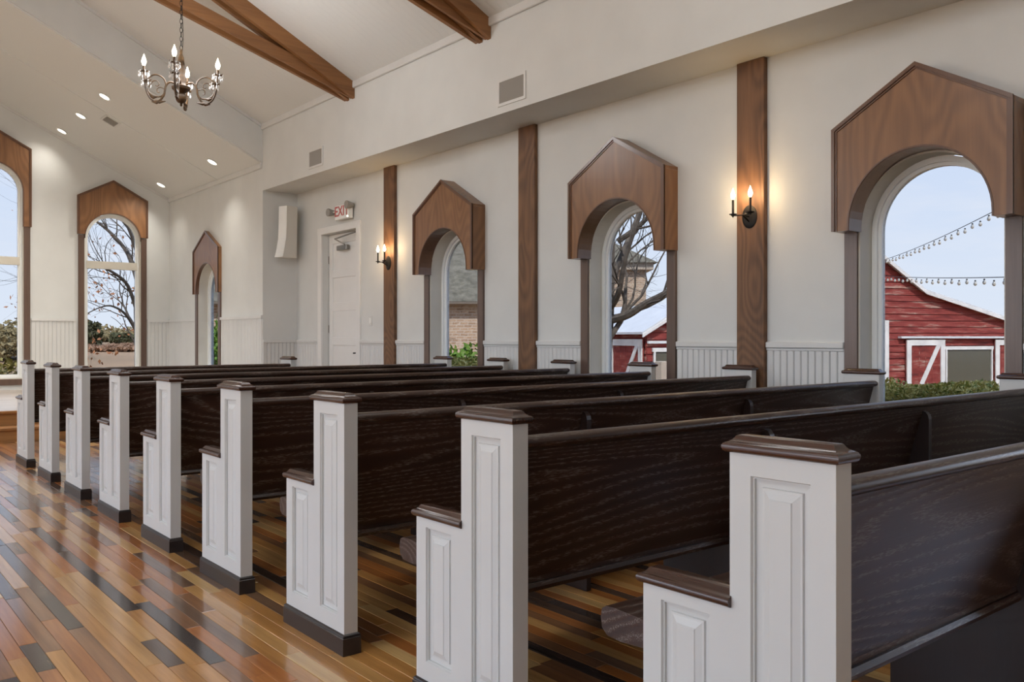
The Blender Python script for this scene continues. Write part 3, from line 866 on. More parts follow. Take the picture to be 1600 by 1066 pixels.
ORD = ['nearest church pew, dark wood with white panelled end, cut off at right', 'second pew from the camera, long dark back and white end', 'third pew from the camera, whole white end and black plinth in view',
       'fourth pew from the camera, golden sheen on its cap', 'fifth pew from the camera, silvery sheen on its cap', 'sixth pew from the camera, dark back beside white end', 'seventh pew from the camera, counting white ends along the aisle',
       'second pew from the altar steps, full length']
proto = make_pew(PEW_A, PEW_B, (2.61, 3.78))
for i in range(8):
    p = proto if i == 0 else copy_tree(proto)
    p.location = (0, 0.832 + i * PITCH if i < 7 else 7.235, 0)
    tag(p, ORD[i], 'pew', 'rows of church pews')
p9 = make_pew(PEW_A, 3.78, (2.61,))
p9.location = (0, 8.165, 0)
tag(p9, 'front-row pew closest to the altar steps, shorter than the others', 'pew', 'rows of church pews')

# ------------------------------------------------------------------ door and things on the wall
door = struct(empty('door_1', (WALL, 9.82, 0)), 'white five-panel door in white casing')
def dpart(m_, name, mat, parent=None, **kw):
    m_.v = [tuple(Vector(p) - door.location) for p in m_.v]
    return m_.build(name, mat, parent or door, **kw)
m_ = MB(); m_.cbox(WALL - 0.024, WALL + 0.002, DOOR_Y0 - 0.095, DOOR_Y0, 0, DOOR_Z, 0.003); dpart(m_, 'casing', M['doorwhite'])
m_ = MB(); m_.cbox(WALL - 0.024, WALL + 0.002, DOOR_Y1, DOOR_Y1 + 0.095, 0, DOOR_Z, 0.003); dpart(m_, 'casing', M['doorwhite'])
m_ = MB(); m_.cbox(WALL - 0.026, WALL + 0.002, DOOR_Y0 - 0.10, DOOR_Y1 + 0.10, DOOR_Z, DOOR_Z + 0.085, 0.003); dpart(m_, 'head_casing', M['doorwhite'])
DX = WALL + 0.09
m_ = MB(); m_.box(DX + 0.012, DX + 0.04, DOOR_Y0 + 0.006, DOOR_Y1 - 0.006, 0.01, DOOR_Z - 0.006); leaf = dpart(m_, 'door_leaf', M['doorwhite'])
m_ = MB()
for a, b_ in ((DOOR_Y0 + 0.006, DOOR_Y0 + 0.10), (DOOR_Y1 - 0.10, DOOR_Y1 - 0.006)): m_.cbox(DX, DX + 0.014, a, b_, 0.01, DOOR_Z - 0.006, 0.003)
dpart(m_, 'stiles', M['doorwhite'], leaf)
zs = [(0.01, 0.16), (0.54, 0.64), (0.99, 1.09), (1.43, 1.54), (1.86, 1.96), (2.30, 2.42)]
for a, b_ in zs:
    m_ = MB(); m_.cbox(DX, DX + 0.014, DOOR_Y0 + 0.10, DOOR_Y1 - 0.10, a, b_, 0.003); dpart(m_, 'rail', M['doorwhite'], leaf)
m_ = MB(); m_.lathe([(0.0, 0), (0.026, 0), (0.026, 0.008), (0.010, 0.010), (0.010, 0.045), (0.001, 0.046)], sides=12)
m_.v = [(DX - z, DOOR_Y0 + 0.07 + x_, 0.90 + y_) for x_, y_, z in m_.v]; m_.obox((DX - 0.045, DOOR_Y0 + 0.065, 0.90), (DX - 0.045, DOOR_Y0 + 0.18, 0.895), (0, 0, 1), 0.016, 0.018); dpart(m_, 'handle', M['iron'], smooth=True)
m_ = MB(); m_.cbox(DX - 0.05, DX - 0.001, 9.72, 9.98, 2.20, 2.26, 0.006); dpart(m_, 'closer', M['metal'])
m_ = MB(); m_.obox((DX - 0.03, 9.80, 2.265), (DX - 0.10, 9.92, 2.34), (0, 0, 1), 0.022, 0.012); m_.obox((DX - 0.10, 9.92, 2.34), (DX - 0.07, 9.45, 2.39), (0, 0, 1), 0.022, 0.012); dpart(m_, 'closer_arm', M['metal'])
for z in (0.35, 1.2, 2.1):
    m_ = MB(); m_.box(DX - 0.006, DX + 0.004, DOOR_Y1 - 0.012, DOOR_Y1 - 0.001, z - 0.05, z + 0.05); dpart(m_, 'hinge', M['metal'])

def thing(name, loc, label, cat, group=None, rz=0.0):
    return tag(empty(name, loc, rz), label, cat, group)
# light switch
sw = thing('light_switch', (WALL, 9.04, 1.29), 'small white light switch plate between door and far pilaster', 'light switch')
m_ = MB(); m_.cbox(-0.007, 0.0, -0.038, 0.038, -0.060, 0.060, 0.003); m_.build('plate', M['trimwhite'], sw)
m_ = MB(); m_.cbox(-0.012, -0.006, -0.016, 0.016, -0.033, 0.033, 0.002); m_.build('rocker', M['vinyl'], sw)
# exit sign with emergency heads
ex = thing('exit_sign', (WALL, 9.605, 2.65), 'white and red exit sign with emergency lamp heads above the door', 'exit sign')
m_ = MB(); m_.cbox(-0.085, -0.022, -0.175, 0.175, -0.095, 0.085, 0.006); m_.build('housing', M['vinyl'], ex)
m_ = MB(); m_.box(-0.024, 0.0, -0.06, 0.06, -0.05, 0.05); m_.build('wall_box', M['vinyl'], ex)
tx = bpy.data.curves.new('lettering', 'FONT'); tx.body = 'EXIT'; tx.size = 0.175; tx.align_x = 'CENTER'; tx.align_y = 'CENTER'; tx.extrude = 0.0015; tx.offset = 0.002
tx.materials.append(M['red'])
tmp = bpy.data.objects.new('tmp_text', tx); COL.objects.link(tmp)
bpy.context.view_layer.update()
tm = bpy.data.meshes.new_from_object(tmp.evaluated_get(bpy.context.evaluated_depsgraph_get()))
bpy.data.objects.remove(tmp)
tm.name = 'lettering'
to = link('lettering', tm, ex)
to.matrix_local = Matrix(((0, 0, -1, -0.0865), (-1, 0, 0, 0), (0, 1, 0, 0.0), (0, 0, 0, 1)))
m_ = MB(); m_.tube([(-0.05, 0.17, 0.02), (-0.055, 0.27, 0.02)], 0.008); m_.build('lamp_arm', M['vinyl'], ex)
m_ = MB(); m_.lathe([(0.030, -0.04), (0.036, -0.02), (0.052, 0.045), (0.050, 0.05), (0.001, 0.046)], sides=14); m_.v = [(-0.06 - z, 0.32 + x_, 0.02 + y_) for x_, y_, z in m_.v]; m_.build('lamp_head', M['grille'], ex, smooth=True)
m_ = MB(); m_.tube([(-0.05, -0.17, 0.05), (-0.055, -0.20, 0.06)], 0.008); m_.build('lamp_arm', M['vinyl'], ex)
m_ = MB(); m_.lathe([(0.030, -0.04), (0.036, -0.02), (0.052, 0.045), (0.050, 0.05), (0.001, 0.046)], sides=14); m_.v = [(-0.07 - z, -0.18 + x_, 0.06 + y_) for x_, y_, z in m_.v]; m_.build('lamp_head', M['grille'], ex, smooth=True)
m_ = MB(); m_.lathe([(0.008, 0), (0.008, 0.004), (0.001, 0.005)], sides=10); m_.v = [(-0.086 - z, -0.155 + x_, -0.075 + y_) for x_, y_, z in m_.v]; m_.build('indicator', M['lens'], ex)
# loudspeaker: tall curved column cabinet
sp = thing('loudspeaker', (5.04, HEAD - 0.15, 2.50), 'tall white column loudspeaker mounted on the return wall', 'loudspeaker', None, math.radians(-72))
prof = [(-0.14, 0.34), (-0.145, 0.1), (-0.155, -0.1), (-0.185, -0.24), (-0.215, -0.345), (0.02, -0.345), (0.04, 0.34)]
m_ = MB(); m_.prism([(-y_, z) for y_, z in prof], lambda a, b: (-0.08, -a, b), lambda a, b: (0.08, -a, b)); m_.build('cabinet', M['speaker'], sp)
m_ = MB()
pf = prof[:5]
for (a, b_), (c_, d_) in zip(pf, pf[1:]): m_.quad((-0.075, a - 0.004, b_), (0.075, a - 0.004, b_), (0.075, c_ - 0.004, d_), (-0.075, c_ - 0.004, d_))
m_.build('grille', M['vinyl'], sp, smooth=True)
m_ = MB(); m_.obox((0, -0.08, 0), (-0.13, 0.07, 0), (0, 0, 1), 0.05, 0.09); m_.build('bracket', M['grille'], sp)

def vent(loc, basis, w, h, n, label):
    """louvred air grille; basis = matrix whose x is width, y is height, z points into the room"""
    root = empty('air_vent', loc); tag(root, label, 'air vent', 'air grilles')
    mw = basis.to_4x4()
    def part(m_, name, mat):
        m_.v = [tuple(mw @ Vector(p)) for p in m_.v]; m_.build(name, mat, root)
    m_ = MB()
    for a in ((-w / 2 - 0.025, w / 2 + 0.025, h / 2, h / 2 + 0.025), (-w / 2 - 0.025, w / 2 + 0.025, -h / 2 - 0.025, -h / 2), (-w / 2 - 0.025, -w / 2, -h / 2, h / 2), (w / 2, w / 2 + 0.025, -h / 2, h / 2)):
        m_.box(a[0], a[1], a[2], a[3], -0.002, 0.010)
    part(m_, 'frame', M['trimwhite'])
    m_ = MB(); m_.box(-w / 2, w / 2, -h / 2, h / 2, -0.001, 0.001); part(m_, 'backing', M['dark'])
    for i in range(n):
        x_ = -w / 2 + (i + 0.5) * w / n
        m_ = MB(); m_.obox((x_, -h / 2, 0.005), (x_, h / 2, 0.005), (0.45, 0, 1), w / n * 0.80, 0.0015); part(m_, 'slat', M['grille'])
Bx = Matrix(((0, 0, -1), (-1, 0, 0), (0, 1, 0)))
vent((SOF, 9.47, 3.235), Bx, 0.32, 0.175, 16, 'smaller-looking square air grille on the soffit, above the door')
vent((SOF, 5.77, 3.23), Bx, 0.33, 0.185, 16, 'larger-looking air grille on the soffit, above the posts')
cs = math.atan(SLA); nx = Vector((-math.sin(cs), 0, -math.cos(cs)))     # into the room, down and towards the axis
def ceil_basis():
    z = Vector((-math.sin(cs), 0, -math.cos(cs))); y = Vector((0, 1, 0)); x = y.cross(z)
    return Matrix((x, y, z)).transposed()
vent((3.27, 12.84, apse_z(3.27)), ceil_basis(), 0.17, 0.26, 10, 'small ceiling air grille among the recessed lights')
# recessed lights
RL = [((3.0, 12.07), 'recessed light highest on the apse ceiling, right of two others'), ((3.0, 13.33), 'recessed light on the apse ceiling beside the ceiling grille'), ((3.0, 14.5), 'leftmost recessed light, close to the end wall'),
      ((4.40, 12.04), 'rightmost recessed light, near the apse side wall crown'), ((4.41, 14.34), 'recessed light low in the far corner above the branch window'),
      ((2 * MID - 3.0, 12.07), None), ((2 * MID - 3.0, 14.6), None), ((2 * MID - 4.4, 12.04), None), ((2 * MID - 4.4, 14.34), None)]
for (x_, y_), lab in RL:
    right = x_ > MID
    a = cs if right else -cs
    root = thing('recessed_light', (x_, y_, apse_z(x_)), lab or 'recessed light on the unseen apse half, %s row, %s end' % ('upper' if x_ > -2.5 else 'lower', 'header' if y_ < 13 else 'window'), 'ceiling light', 'recessed lights over the apse')
    root.rotation_euler = (0, a, 0)
    m_ = MB(); m_.lathe([(0.062, -0.002), (0.085, -0.002), (0.088, -0.008), (0.066, -0.012), (0.060, -0.004)], sides=24); m_.build('trim_ring', M['vinyl'], root, smooth=True)
    m_ = MB(); m_.lathe([(0.001, -0.004), (0.060, -0.004), (0.058, -0.008), (0.001, -0.009)], sides=24); m_.build('lens', M['lens'], root)
    s_ = lamp('downlight', 'SPOT', (0, 0, -0.02), (300 if x_ < 3.5 else 130) if y_ < 14.2 else (36 if x_ < 3.5 else 80), (1.0, 0.93, 0.83), root, 0.05, spot_size=math.radians(130), spot_blend=1.0)

# ------------------------------------------------------------------ sconces
def bulb_mesh(s=1.0):
    m_ = MB(); m_.lathe([(0.006 * s, 0), (0.010 * s, 0.006 * s), (0.0155 * s, 0.020 * s), (0.0165 * s, 0.030 * s), (0.013 * s, 0.045 * s), (0.007 * s, 0.060 * s), (0.0025 * s, 0.074 * s), (0.0006 * s, 0.080 * s)], sides=10)
    return m_
def sconce(y, label):
    root = thing('wall_sconce', (WALL - 0.042, y, 1.945), label, 'wall lamp', 'twin-candle iron sconces')
    m_ = MB(); m_.lathe([(0.0005, 0.012), (0.55, 0.012), (0.85, 0.010), (1.0, 0.004), (1.0, 0.0)], sides=28)
    m_.v = [(-z, x_ * 0.062, y_ * 0.082) for x_, y_, z in m_.v]; m_.build('back_plate', M['iron'], root, smooth=True)
    m_ = MB(); m_.tube([(-0.010, 0, -0.035), (-0.05, 0, -0.012), (-0.085, 0, 0.004)], 0.006); m_.tube([(-0.010, 0, 0.0), (-0.085, 0, 0.004)], 0.005)
    m_.tube([(-0.095, -0.085, 0.008), (-0.085, 0, 0.004), (-0.095, 0.085, 0.008)], 0.005); m_.build('arm', M['iron'], root, smooth=True)
    for sg in (-1, 1):
        c0 = (-0.095, sg * 0.072, 0.012)
        m_ = MB(); m_.lathe([(0.005, -0.018), (0.007, -0.006), (0.026, 0.002), (0.028, 0.006), (0.008, 0.007)], c0, 16); cup = m_.build('cup', M['iron'], root, smooth=True)
        m_ = MB(); m_.lathe([(0.0085, 0.004), (0.0085, 0.105), (0.006, 0.110)], c0, 10); m_.build('candle_sleeve', M['iron'], root, smooth=True)
        m_ = bulb_mesh(1.0); m_.v = [(a + c0[0], b_ + c0[1], c_ + c0[2] + 0.108) for a, b_, c_ in m_.v]; m_.build('bulb', M['bulb'], root, smooth=True)
        lamp('candle_light', 'POINT', (c0[0] - 0.0, c0[1], c0[2] + 0.145), 9.0, (1.0, 0.66, 0.32), root, 0.02)
sconce(3.668, 'twin-candle black sconce lit on the timber post left of the barn window')
sconce(8.565, 'twin-candle black sconce lit on the far timber post beside the door')

# ------------------------------------------------------------------ chandelier
def smooth_path(pts, n=6):
    pts = [Vector(p) for p in pts]; out = []
    P = [pts[0]] + pts + [pts[-1]]
    for i in range(1, len(P) - 2):
        for k in range(n):
            t = k / n
            p0, p1, p2, p3 = P[i - 1], P[i], P[i + 1], P[i + 2]
            out.append(0.5 * ((2 * p1) + (-p0 + p2) * t + (2 * p0 - 5 * p1 + 4 * p2 - p3) * t * t + (-p0 + 3 * p1 - 3 * p2 + p3) * t ** 3))
    out.append(pts[-1]); return out
CH_Z = 3.07
def chandelier(x, y, label, group=None, power=60.0):
    root = thing('chandelier', (x, y, CH_Z), label, 'chandelier', group)
    top = nave_z(x) - CH_Z
    m_ = MB(); m_.lathe([(0.001, 0.0), (0.008, 0.004), (0.012, 0.018), (0.008, 0.026), (0.030, 0.034), (0.044, 0.055), (0.046, 0.085), (0.036, 0.105), (0.024, 0.115), (0.050, 0.128), (0.074, 0.145), (0.078, 0.165), (0.060, 0.172),
                         (0.046, 0.180), (0.038, 0.20), (0.044, 0.24), (0.034, 0.27), (0.038, 0.30), (0.030, 0.36), (0.022, 0.42), (0.012, 0.45), (0.012, 0.475), (0.004, 0.49)], sides=16); m_.build('column', M['bronze'], root, smooth=True)
    m_ = MB(); m_.lathe([(0.06, top - 0.03), (0.065, top - 0.012), (0.05, top + 0.03)], sides=16); m_.build('canopy', M['bronze'], root, smooth=True)
    m_ = MB(); z = 0.48; k = 0
    while z < top - 0.02:
        a = 0 if k % 2 == 0 else math.pi / 2
        ring = []
        for q in range(9):
            t = 2 * math.pi * q / 8
            ring.append((0.011 * math.cos(t) * math.cos(a), 0.011 * math.cos(t) * math.sin(a), z + 0.022 + 0.024 * math.sin(t)))
        m_.tube(ring, 0.0025, 4, False); z += 0.038; k += 1
    m_.tube([(0.012 + 0.006 * math.sin(i * 1.3), 0.006 * math.cos(i), 0.47 + i * (top - 0.5) / 14) for i in range(15)], 0.003, 5); m_.build('chain', M['iron'], root)
    for i in range(4):
        ang = math.atan2(-y, -x) - math.radians(10) + i * math.pi / 2
        ca, sa = math.cos(ang), math.sin(ang)
        W3 = lambda r, z, t=0.0: (r * ca - t * sa, r * sa + t * ca, z)
        m_ = MB()
        m_.tube(smooth_path([W3(0.04, 0.19), W3(0.09, 0.205), W3(0.125, 0.165), W3(0.14, 0.09), W3(0.185, 0.035), W3(0.24, 0.05), W3(0.275, 0.11), W3(0.29, 0.19), W3(0.30, 0.27)]), 0.0092, 6)
        m_.tube(smooth_path([W3(0.285, 0.16), W3(0.265, 0.225), W3(0.21, 0.262), W3(0.15, 0.24), W3(0.125, 0.19), W3(0.132, 0.12), W3(0.16, 0.08), W3(0.21, 0.075), W3(0.255, 0.10), W3(0.275, 0.14)]), 0.0068, 6)
        m_.tube(smooth_path([W3(0.26, 0.15), W3(0.225, 0.205), W3(0.19, 0.205), W3(0.178, 0.18), W3(0.19, 0.165), W3(0.205, 0.172)], 5), 0.0045, 5)
        m_.tube(smooth_path([W3(0.13, 0.14), W3(0.165, 0.155), W3(0.19, 0.145), W3(0.192, 0.115), W3(0.175, 0.11)], 5), 0.0045, 5)
        for (r_, z_, dr, dz) in ((0.175, 0.035, 0.05, 0.008), (0.225, 0.072, 0.045, 0.02), (0.20, 0.030, 0.04, 0.0)):      # acanthus leaves on the arm
            m_.tube([W3(r_ - dr, z_ + 0.004), W3(r_, z_ - 0.004), W3(r_ + dr, z_ + dz)], [0.003, 0.016, 0.003], 5)
        arm = m_.build('arm', M['bronze'], root, smooth=True)
        for (r_, z_, candle) in ((0.300, 0.285, True), (0.278, 0.205, False)):
            cx, cy_, cz = W3(r_, z_)
            m_ = MB(); m_.lathe([(0.008, -0.02), (0.012, -0.005), (0.022, 0.0), (0.024, 0.004), (0.009, 0.006)], (cx, cy_, cz), 12)
            for q in range(6):
                t = q * math.pi / 3 + 0.2
                m_.tube([(cx + 0.018 * math.cos(t), cy_ + 0.018 * math.sin(t), cz), (cx + 0.036 * math.cos(t), cy_ + 0.036 * math.sin(t), cz + 0.002), (cx + 0.045 * math.cos(t), cy_ + 0.045 * math.sin(t), cz + 0.010)], [0.006, 0.006, 0.001], 5)
            m_.build('cup', M['bronze'], arm, smooth=True)
            for q in range(6 if candle else 5):
                t = q * math.pi / 3 + 0.5
                m_ = MB(); px, py = cx + 0.042 * math.cos(t), cy_ + 0.042 * math.sin(t)
                m_.lathe([(0.0008, 0.006), (0.005, -0.004), (0.0008, -0.012), (0.007, -0.030), (0.009, -0.038), (0.0008, -0.052)], (px, py, cz), 6); m_.build('crystal_drop', M['crystal'], arm)
            if candle:
                m_ = MB(); m_.lathe([(0.011, 0.004), (0.010, 0.045), (0.007, 0.05)], (cx, cy_, cz), 10); m_.build('candle_sleeve', M['bronze'], arm, smooth=True)
                m_ = bulb_mesh(1.25); m_.v = [(a + cx, b_ + cy_, c_ + cz + 0.048) for a, b_, c_ in m_.v]; m_.build('bulb', M['bulb'], arm, smooth=True)
    lamp('chandelier_light', 'POINT', (0, 0, 0.36), power, (0.97, 0.98, 1.0), root, 0.34)
    return root
CHP = 62.0
chandelier(2.481, 7.526, 'bronze candle chandelier with crystal drops hanging from a chain', 'nave chandeliers', CHP)
for x_, y_, k_, lab_ in ((2.481, 2.55, 0.9, 'added bronze chandelier above the near pews, outside the frame'), (2 * MID - 2.481, 7.526, 1.5, 'added bronze chandelier on the far left side, outside the frame'), (2 * MID - 2.481, 2.55, 1.5, 'added bronze chandelier left of the camera, outside the frame')):  # unseen copies added as fill lamps for the nave
    chandelier(x_, y_, lab_, 'nave chandeliers', CHP * k_)

# ------------------------------------------------------------------ outdoors
CR, CF = (math.cos(PHI), -math.sin(PHI)), (math.sin(PHI), math.cos(PHI))     # compass directions used to set out the yard
def yard(r, f, z): return Vector((CR[0] * r + CF[0] * f, CR[1] * r + CF[1] * f, z))

M['grass'] = noise_mat('dry_grass', [(0.25, (0.20, 0.15, 0.085)), (0.5, (0.34, 0.22, 0.125)), (0.75, (0.44, 0.30, 0.18))], 0.12, 8, 0.95)
M['leaf_green'] = noise_mat('hedge_green', [(0.3, (0.14, 0.19, 0.03)), (0.7, (0.36, 0.40, 0.09))], 9, 3, 0.6)
M['leaf_yellow'] = noise_mat('hedge_yellow', [(0.3, (0.42, 0.37, 0.07)), (0.7, (0.80, 0.68, 0.26))], 9, 3, 0.6)
M['leaf_bright'] = noise_mat('shrub_green', [(0.3, (0.06, 0.14, 0.01)), (0.7, (0.19, 0.33, 0.04))], 9, 3, 0.6)
M['leaf_orange'] = noise_mat('dry_leaf', [(0.3, (0.30, 0.10, 0.035)), (0.7, (0.52, 0.24, 0.11))], 9, 3, 0.7)
M['leaf_olive'] = noise_mat('olive_leaf', [(0.3, (0.16, 0.13, 0.06)), (0.7, (0.36, 0.29, 0.15))], 5, 3, 0.8)
M['leaf_olive_y'] = noise_mat('olive_yellow_leaf', [(0.3, (0.16, 0.13, 0.03)), (0.7, (0.40, 0.33, 0.10))], 5, 3, 0.8)
M['leaf_brush'] = noise_mat('brush_leaf', [(0.3, (0.26, 0.15, 0.09)), (0.7, (0.42, 0.27, 0.18))], 5, 3, 0.8)
M['leaf_cedar'] = noise_mat('cedar_leaf', [(0.3, (0.05, 0.055, 0.025)), (0.7, (0.13, 0.13, 0.06))], 5, 3, 0.8)
M['bark'] = noise_mat('bark', [(0.3, (0.065, 0.052, 0.042)), (0.7, (0.19, 0.16, 0.13))], 14, 6, 0.95, 0.5)
M['bark_pale'] = noise_mat('pale_bark', [(0.3, (0.10, 0.085, 0.065)), (0.7, (0.24, 0.21, 0.17))], 14, 6, 0.95, 0.5)

mb = MB()
N = 44
def gz(x_, y_):
    d = max(0.0, y_ - 34.0)
    return GROUND + min(3.0, 0.027 * d) * (0.75 + 0.25 * math.sin(x_ * 0.05 + 1.0)) - 0.5 * max(0.0, min(1.0, (y_ - 20) / 10)) * max(0, 1 - d / 30)
xs = [-140 + 280 * i / N for i in range(N + 1)]; ys = [-60 + 300 * i / N for i in range(N + 1)]
for i in range(N):
    for j in range(N):
        q = [(xs[i], ys[j]), (xs[i + 1], ys[j]), (xs[i + 1], ys[j + 1]), (xs[i], ys[j + 1])]
        mb.quad(*[(a, b_, gz(a, b_)) for a, b_ in q])
g = mb.build('ground', M['grass']); struct(g, 'dry tan grass field outside the windows')

def leaf_cloud(m_, pts, size, rg, flat=0.4):
    for p in pts:
        a = Vector((rg.gauss(0, 1), rg.gauss(0, 1), rg.gauss(0, 1))).normalized()
        b_ = a.orthogonal().normalized(); b_ = (b_ * math.cos(t := rg.uniform(0, 6.28)) + a.cross(b_) * math.sin(t))
        c_ = a.cross(b_)
        s = size * rg.uniform(0.6, 1.3); p = Vector(p)
        m_.quad(p - b_ * s, p - c_ * s * flat + a * s * 0.15, p + b_ * s, p + c_ * s * flat + a * s * 0.15)
def hedge(x0, x1, y0, y1, z1, mats, label, n=9000, size=0.03, seed=1):
    rg = random.Random(seed)
    root = thing('hedge', ((x0 + x1) / 2, (y0 + y1) / 2, GROUND), label, 'hedge')
    ox, oy, oz = root.location
    m_ = MB(); m_.box(x0 + 0.12 - ox, x1 - 0.12 - ox, y0 + 0.12 - oy, y1 - 0.12 - oy, 0.0, z1 - 0.10 - oz); m_.build('core', M['leaf_cedar'], root)
    for k, (mt, share, zlo) in enumerate(mats):
        pts = []
        for _ in range(int(n * share)):
            u, v = rg.random(), rg.random()
            if rg.random() < 0.55: p = (x0 + (x1 - x0) * u, y0 + (y1 - y0) * v, z1 - abs(rg.gauss(0, 0.05)))
            else: p = (x0 + rg.uniform(-0.02, 0.14), y0 + (y1 - y0) * v, z1 - (z1 - max(GROUND, z1 - 1.2)) * u * (0.35 if zlo else 1.0))
            pts.append((p[0] - ox, p[1] - oy, p[2] - oz + 0.03 * math.sin(p[1] * 7) ))
        m_ = MB(); leaf_cloud(m_, pts, size, rg); o_ = m_.build('foliage', mt, root, recalc=False); o_['kind'] = 'stuff'
    return root
hedge(6.25, 7.25, 1.1, 4.65, 0.72, [(M['leaf_green'], 0.25, False), (M['leaf_yellow'], 0.75, True)], 'clipped yellow-green hedge below the barn window', 18000, 0.024, 3)
hedge(6.35, 7.15, 8.3, 11.2, 0.80, [(M['leaf_yellow'], 0.65, True), (M['leaf_green'], 0.35, False)], 'low yellowish hedge seen at the foot of the far side window', 6000, 0.03, 4)
def shrub(c, rx, ry, rz, mat, label, n, size, seed, name='shrub', cat='shrub', group=None):
    rg = random.Random(seed)
    root = thing(name, (c[0], c[1], c[2]), label, cat, group)
    pts = []
    for _ in range(n):
        a = Vector((rg.gauss(0, 1), rg.gauss(0, 1), rg.gauss(0, 1))).normalized() * (rg.random() ** 0.33)
        w_ = 1.0 + 0.18 * math.sin(a.x * 7 + seed) + 0.14 * math.sin(a.z * 9 + 2 * seed)
        pts.append((a.x * rx * w_, a.y * ry * w_, max(0.02, rz * (1 + a.z * w_))))
    m_ = MB(); leaf_cloud(m_, pts, size, rg, 0.5); o_ = m_.build('foliage', mat, root, recalc=False); o_['kind'] = 'stuff'
    m_ = MB()
    for k in range(5): m_.tube([(0, 0, -0.1), (rx * 0.3 * math.cos(k * 1.3), ry * 0.3 * math.sin(k * 1.3), rz), (rx * 0.5 * math.cos(k * 1.3), ry * 0.5 * math.sin(k * 1.3), rz * 1.5)], [0.03, 0.02, 0.008], 5)
    m_.build('stems', M['bark'], root)
    return root
shrub((7.9, 10.9, GROUND), 0.75, 1.3, 1.0, M['leaf_bright'], 'bright green shrub against the brick wall, behind the low hedge', 5000, 0.07, 5)
shrub((7.6, 20.2, GROUND), 1.0, 1.3, 1.25, M['leaf_bright'], 'green shrub low in the narrow apse side window', 4000, 0.08, 6)

def tree(base, h, lean, label, seed, r0=0.16, mat=None, depth=5, spread=0.55, leaves=None, leaf_size=0.06, first=0.3, nb=(2, 3), aim=None, name='bare_tree', group=None, limbs=()):
    rg = random.Random(seed)
    root = thing(name, base, label, 'tree', group)
    m_ = MB(); lp = []; lr = random.Random(seed + 500)
    def grow(p, d, L, r, k):
        n = 4; pts = [p]; rs = [r]; q = Vector(p); dd = Vector(d)
        for i in range(n):
            dd = (dd + Vector((rg.gauss(0, 0.16), rg.gauss(0, 0.16), rg.gauss(0, 0.12) + 0.03))).normalized()
            q = q + dd * (L / n); pts.append(q.copy()); rs.append(r * (1 - 0.45 * (i + 1) / n))
        m_.tube(pts, rs, 7 if k > 3 else (5 if k > 1 else 4), False)
        if k == 0:
            if leaves:
                for _ in range(leaves * (5 if pts[0].z < 3.2 else (1 if lr.random() < 0.35 else 0))):
                    t = lr.choice(pts); lp.append(tuple(t + Vector((lr.gauss(0, 0.12), lr.gauss(0, 0.12), lr.gauss(0, 0.12)))))
            return
        for _ in range(rg.randint(*nb)):
            i = rg.randint(2, n); ax = dd.orthogonal().normalized(); ax.rotate(Quaternion(dd, rg.uniform(0, 6.28)))
            nd = (dd + ax * rg.uniform(spread * 0.7, spread * 1.5)).normalized()
            grow(pts[i], nd, L * rg.uniform(0.6, 0.85), rs[i] * rg.uniform(0.55, 0.75), k - 1)
        grow(pts[-1], dd, L * 0.8, rs[-1], k - 1)
    for pts_, ra, rb, k_ in limbs:
        P_ = smooth_path(pts_, 4)
        m_.tube(P_, [ra + (rb - ra) * i / (len(P_) - 1) for i in range(len(P_))], 7, False)
        for i in range(3, len(P_), 2):
            dd = (P_[i] - P_[i - 1]).normalized(); ax = dd.orthogonal().normalized(); ax.rotate(Quaternion(dd, rg.uniform(0, 6.28)))
            grow(P_[i], (dd + ax * rg.uniform(0.5, 1.1) + Vector((0, 0, 0.35))).normalized(), rg.uniform(0.7, 1.2), (ra + (rb - ra) * i / len(P_)) * 0.42, k_)
        grow(P_[-1], (P_[-1] - P_[-2]).normalized(), 0.9, rb, k_)
    if not limbs: grow(Vector((0, 0, -0.1)), Vector(lean).normalized(), h * first, r0, depth)
    m_.build('branches', mat or M['bark'], root, smooth=True, recalc=False)
    if lp:
        l_ = MB(); leaf_cloud(l_, lp, leaf_size, rg, 0.55); o_ = l_.build('leaves', leaves and M['leaf_orange'], root, recalc=False); o_['kind'] = 'stuff'
    return root
def gbase(r, f): 
    p = yard(r, f, 0); return (p.x, p.y, gz(p.x, p.y))
TB = Vector(gbase(1.50, 13.6))
def tl(r, f, z): return yard(r, f, z) - TB
tree(tuple(TB), 9.0, (0, 0, 1), 'large bare tree with a dark trunk in the middle side window', 11, 0.24, None, 5, 0.6, limbs=[
    ([tl(1.42, 13.6, -1.1), tl(1.44, 13.6, 0.6), tl(1.50, 13.62, 1.5), tl(1.52, 13.6, 2.1), tl(1.54, 13.55, 2.7), tl(1.56, 13.4, 3.6), tl(1.65, 13.2, 4.8)], 0.15, 0.045, 2),
    ([tl(1.50, 13.6, 1.36), tl(1.78, 13.3, 1.44), tl(2.05, 13.1, 1.62), tl(2.35, 12.9, 1.80), tl(2.75, 12.6, 2.2)], 0.075, 0.03, 3),
    ([tl(1.56, 13.6, 1.95), tl(1.80, 13.9, 2.5), tl(2.10, 14.2, 3.2), tl(2.3, 14.4, 4.1)], 0.055, 0.02, 2),
    ([tl(1.50, 13.6, 1.5), tl(1.62, 13.2, 1.75), tl(1.70, 12.9, 2.3), tl(1.95, 12.6, 3.1)], 0.06, 0.02, 3),
    ([tl(1.66, 13.55, 2.6), tl(2.0, 13.4, 2.85), tl(2.4, 13.2, 3.3), tl(2.8, 13.1, 4.0)], 0.05, 0.015, 2),
    ([tl(1.58, 13.6, 2.2), tl(1.3, 13.5, 2.8), tl(0.9, 13.3, 3.7)], 0.08, 0.03, 2)])
tree(gbase(-1.05, 19.0), 7.0, (0.05, -0.05, 1), 'thin bare tree in front of the brick house in the far side window', 23, 0.12, M['bark'], 5, 0.6, first=0.3)
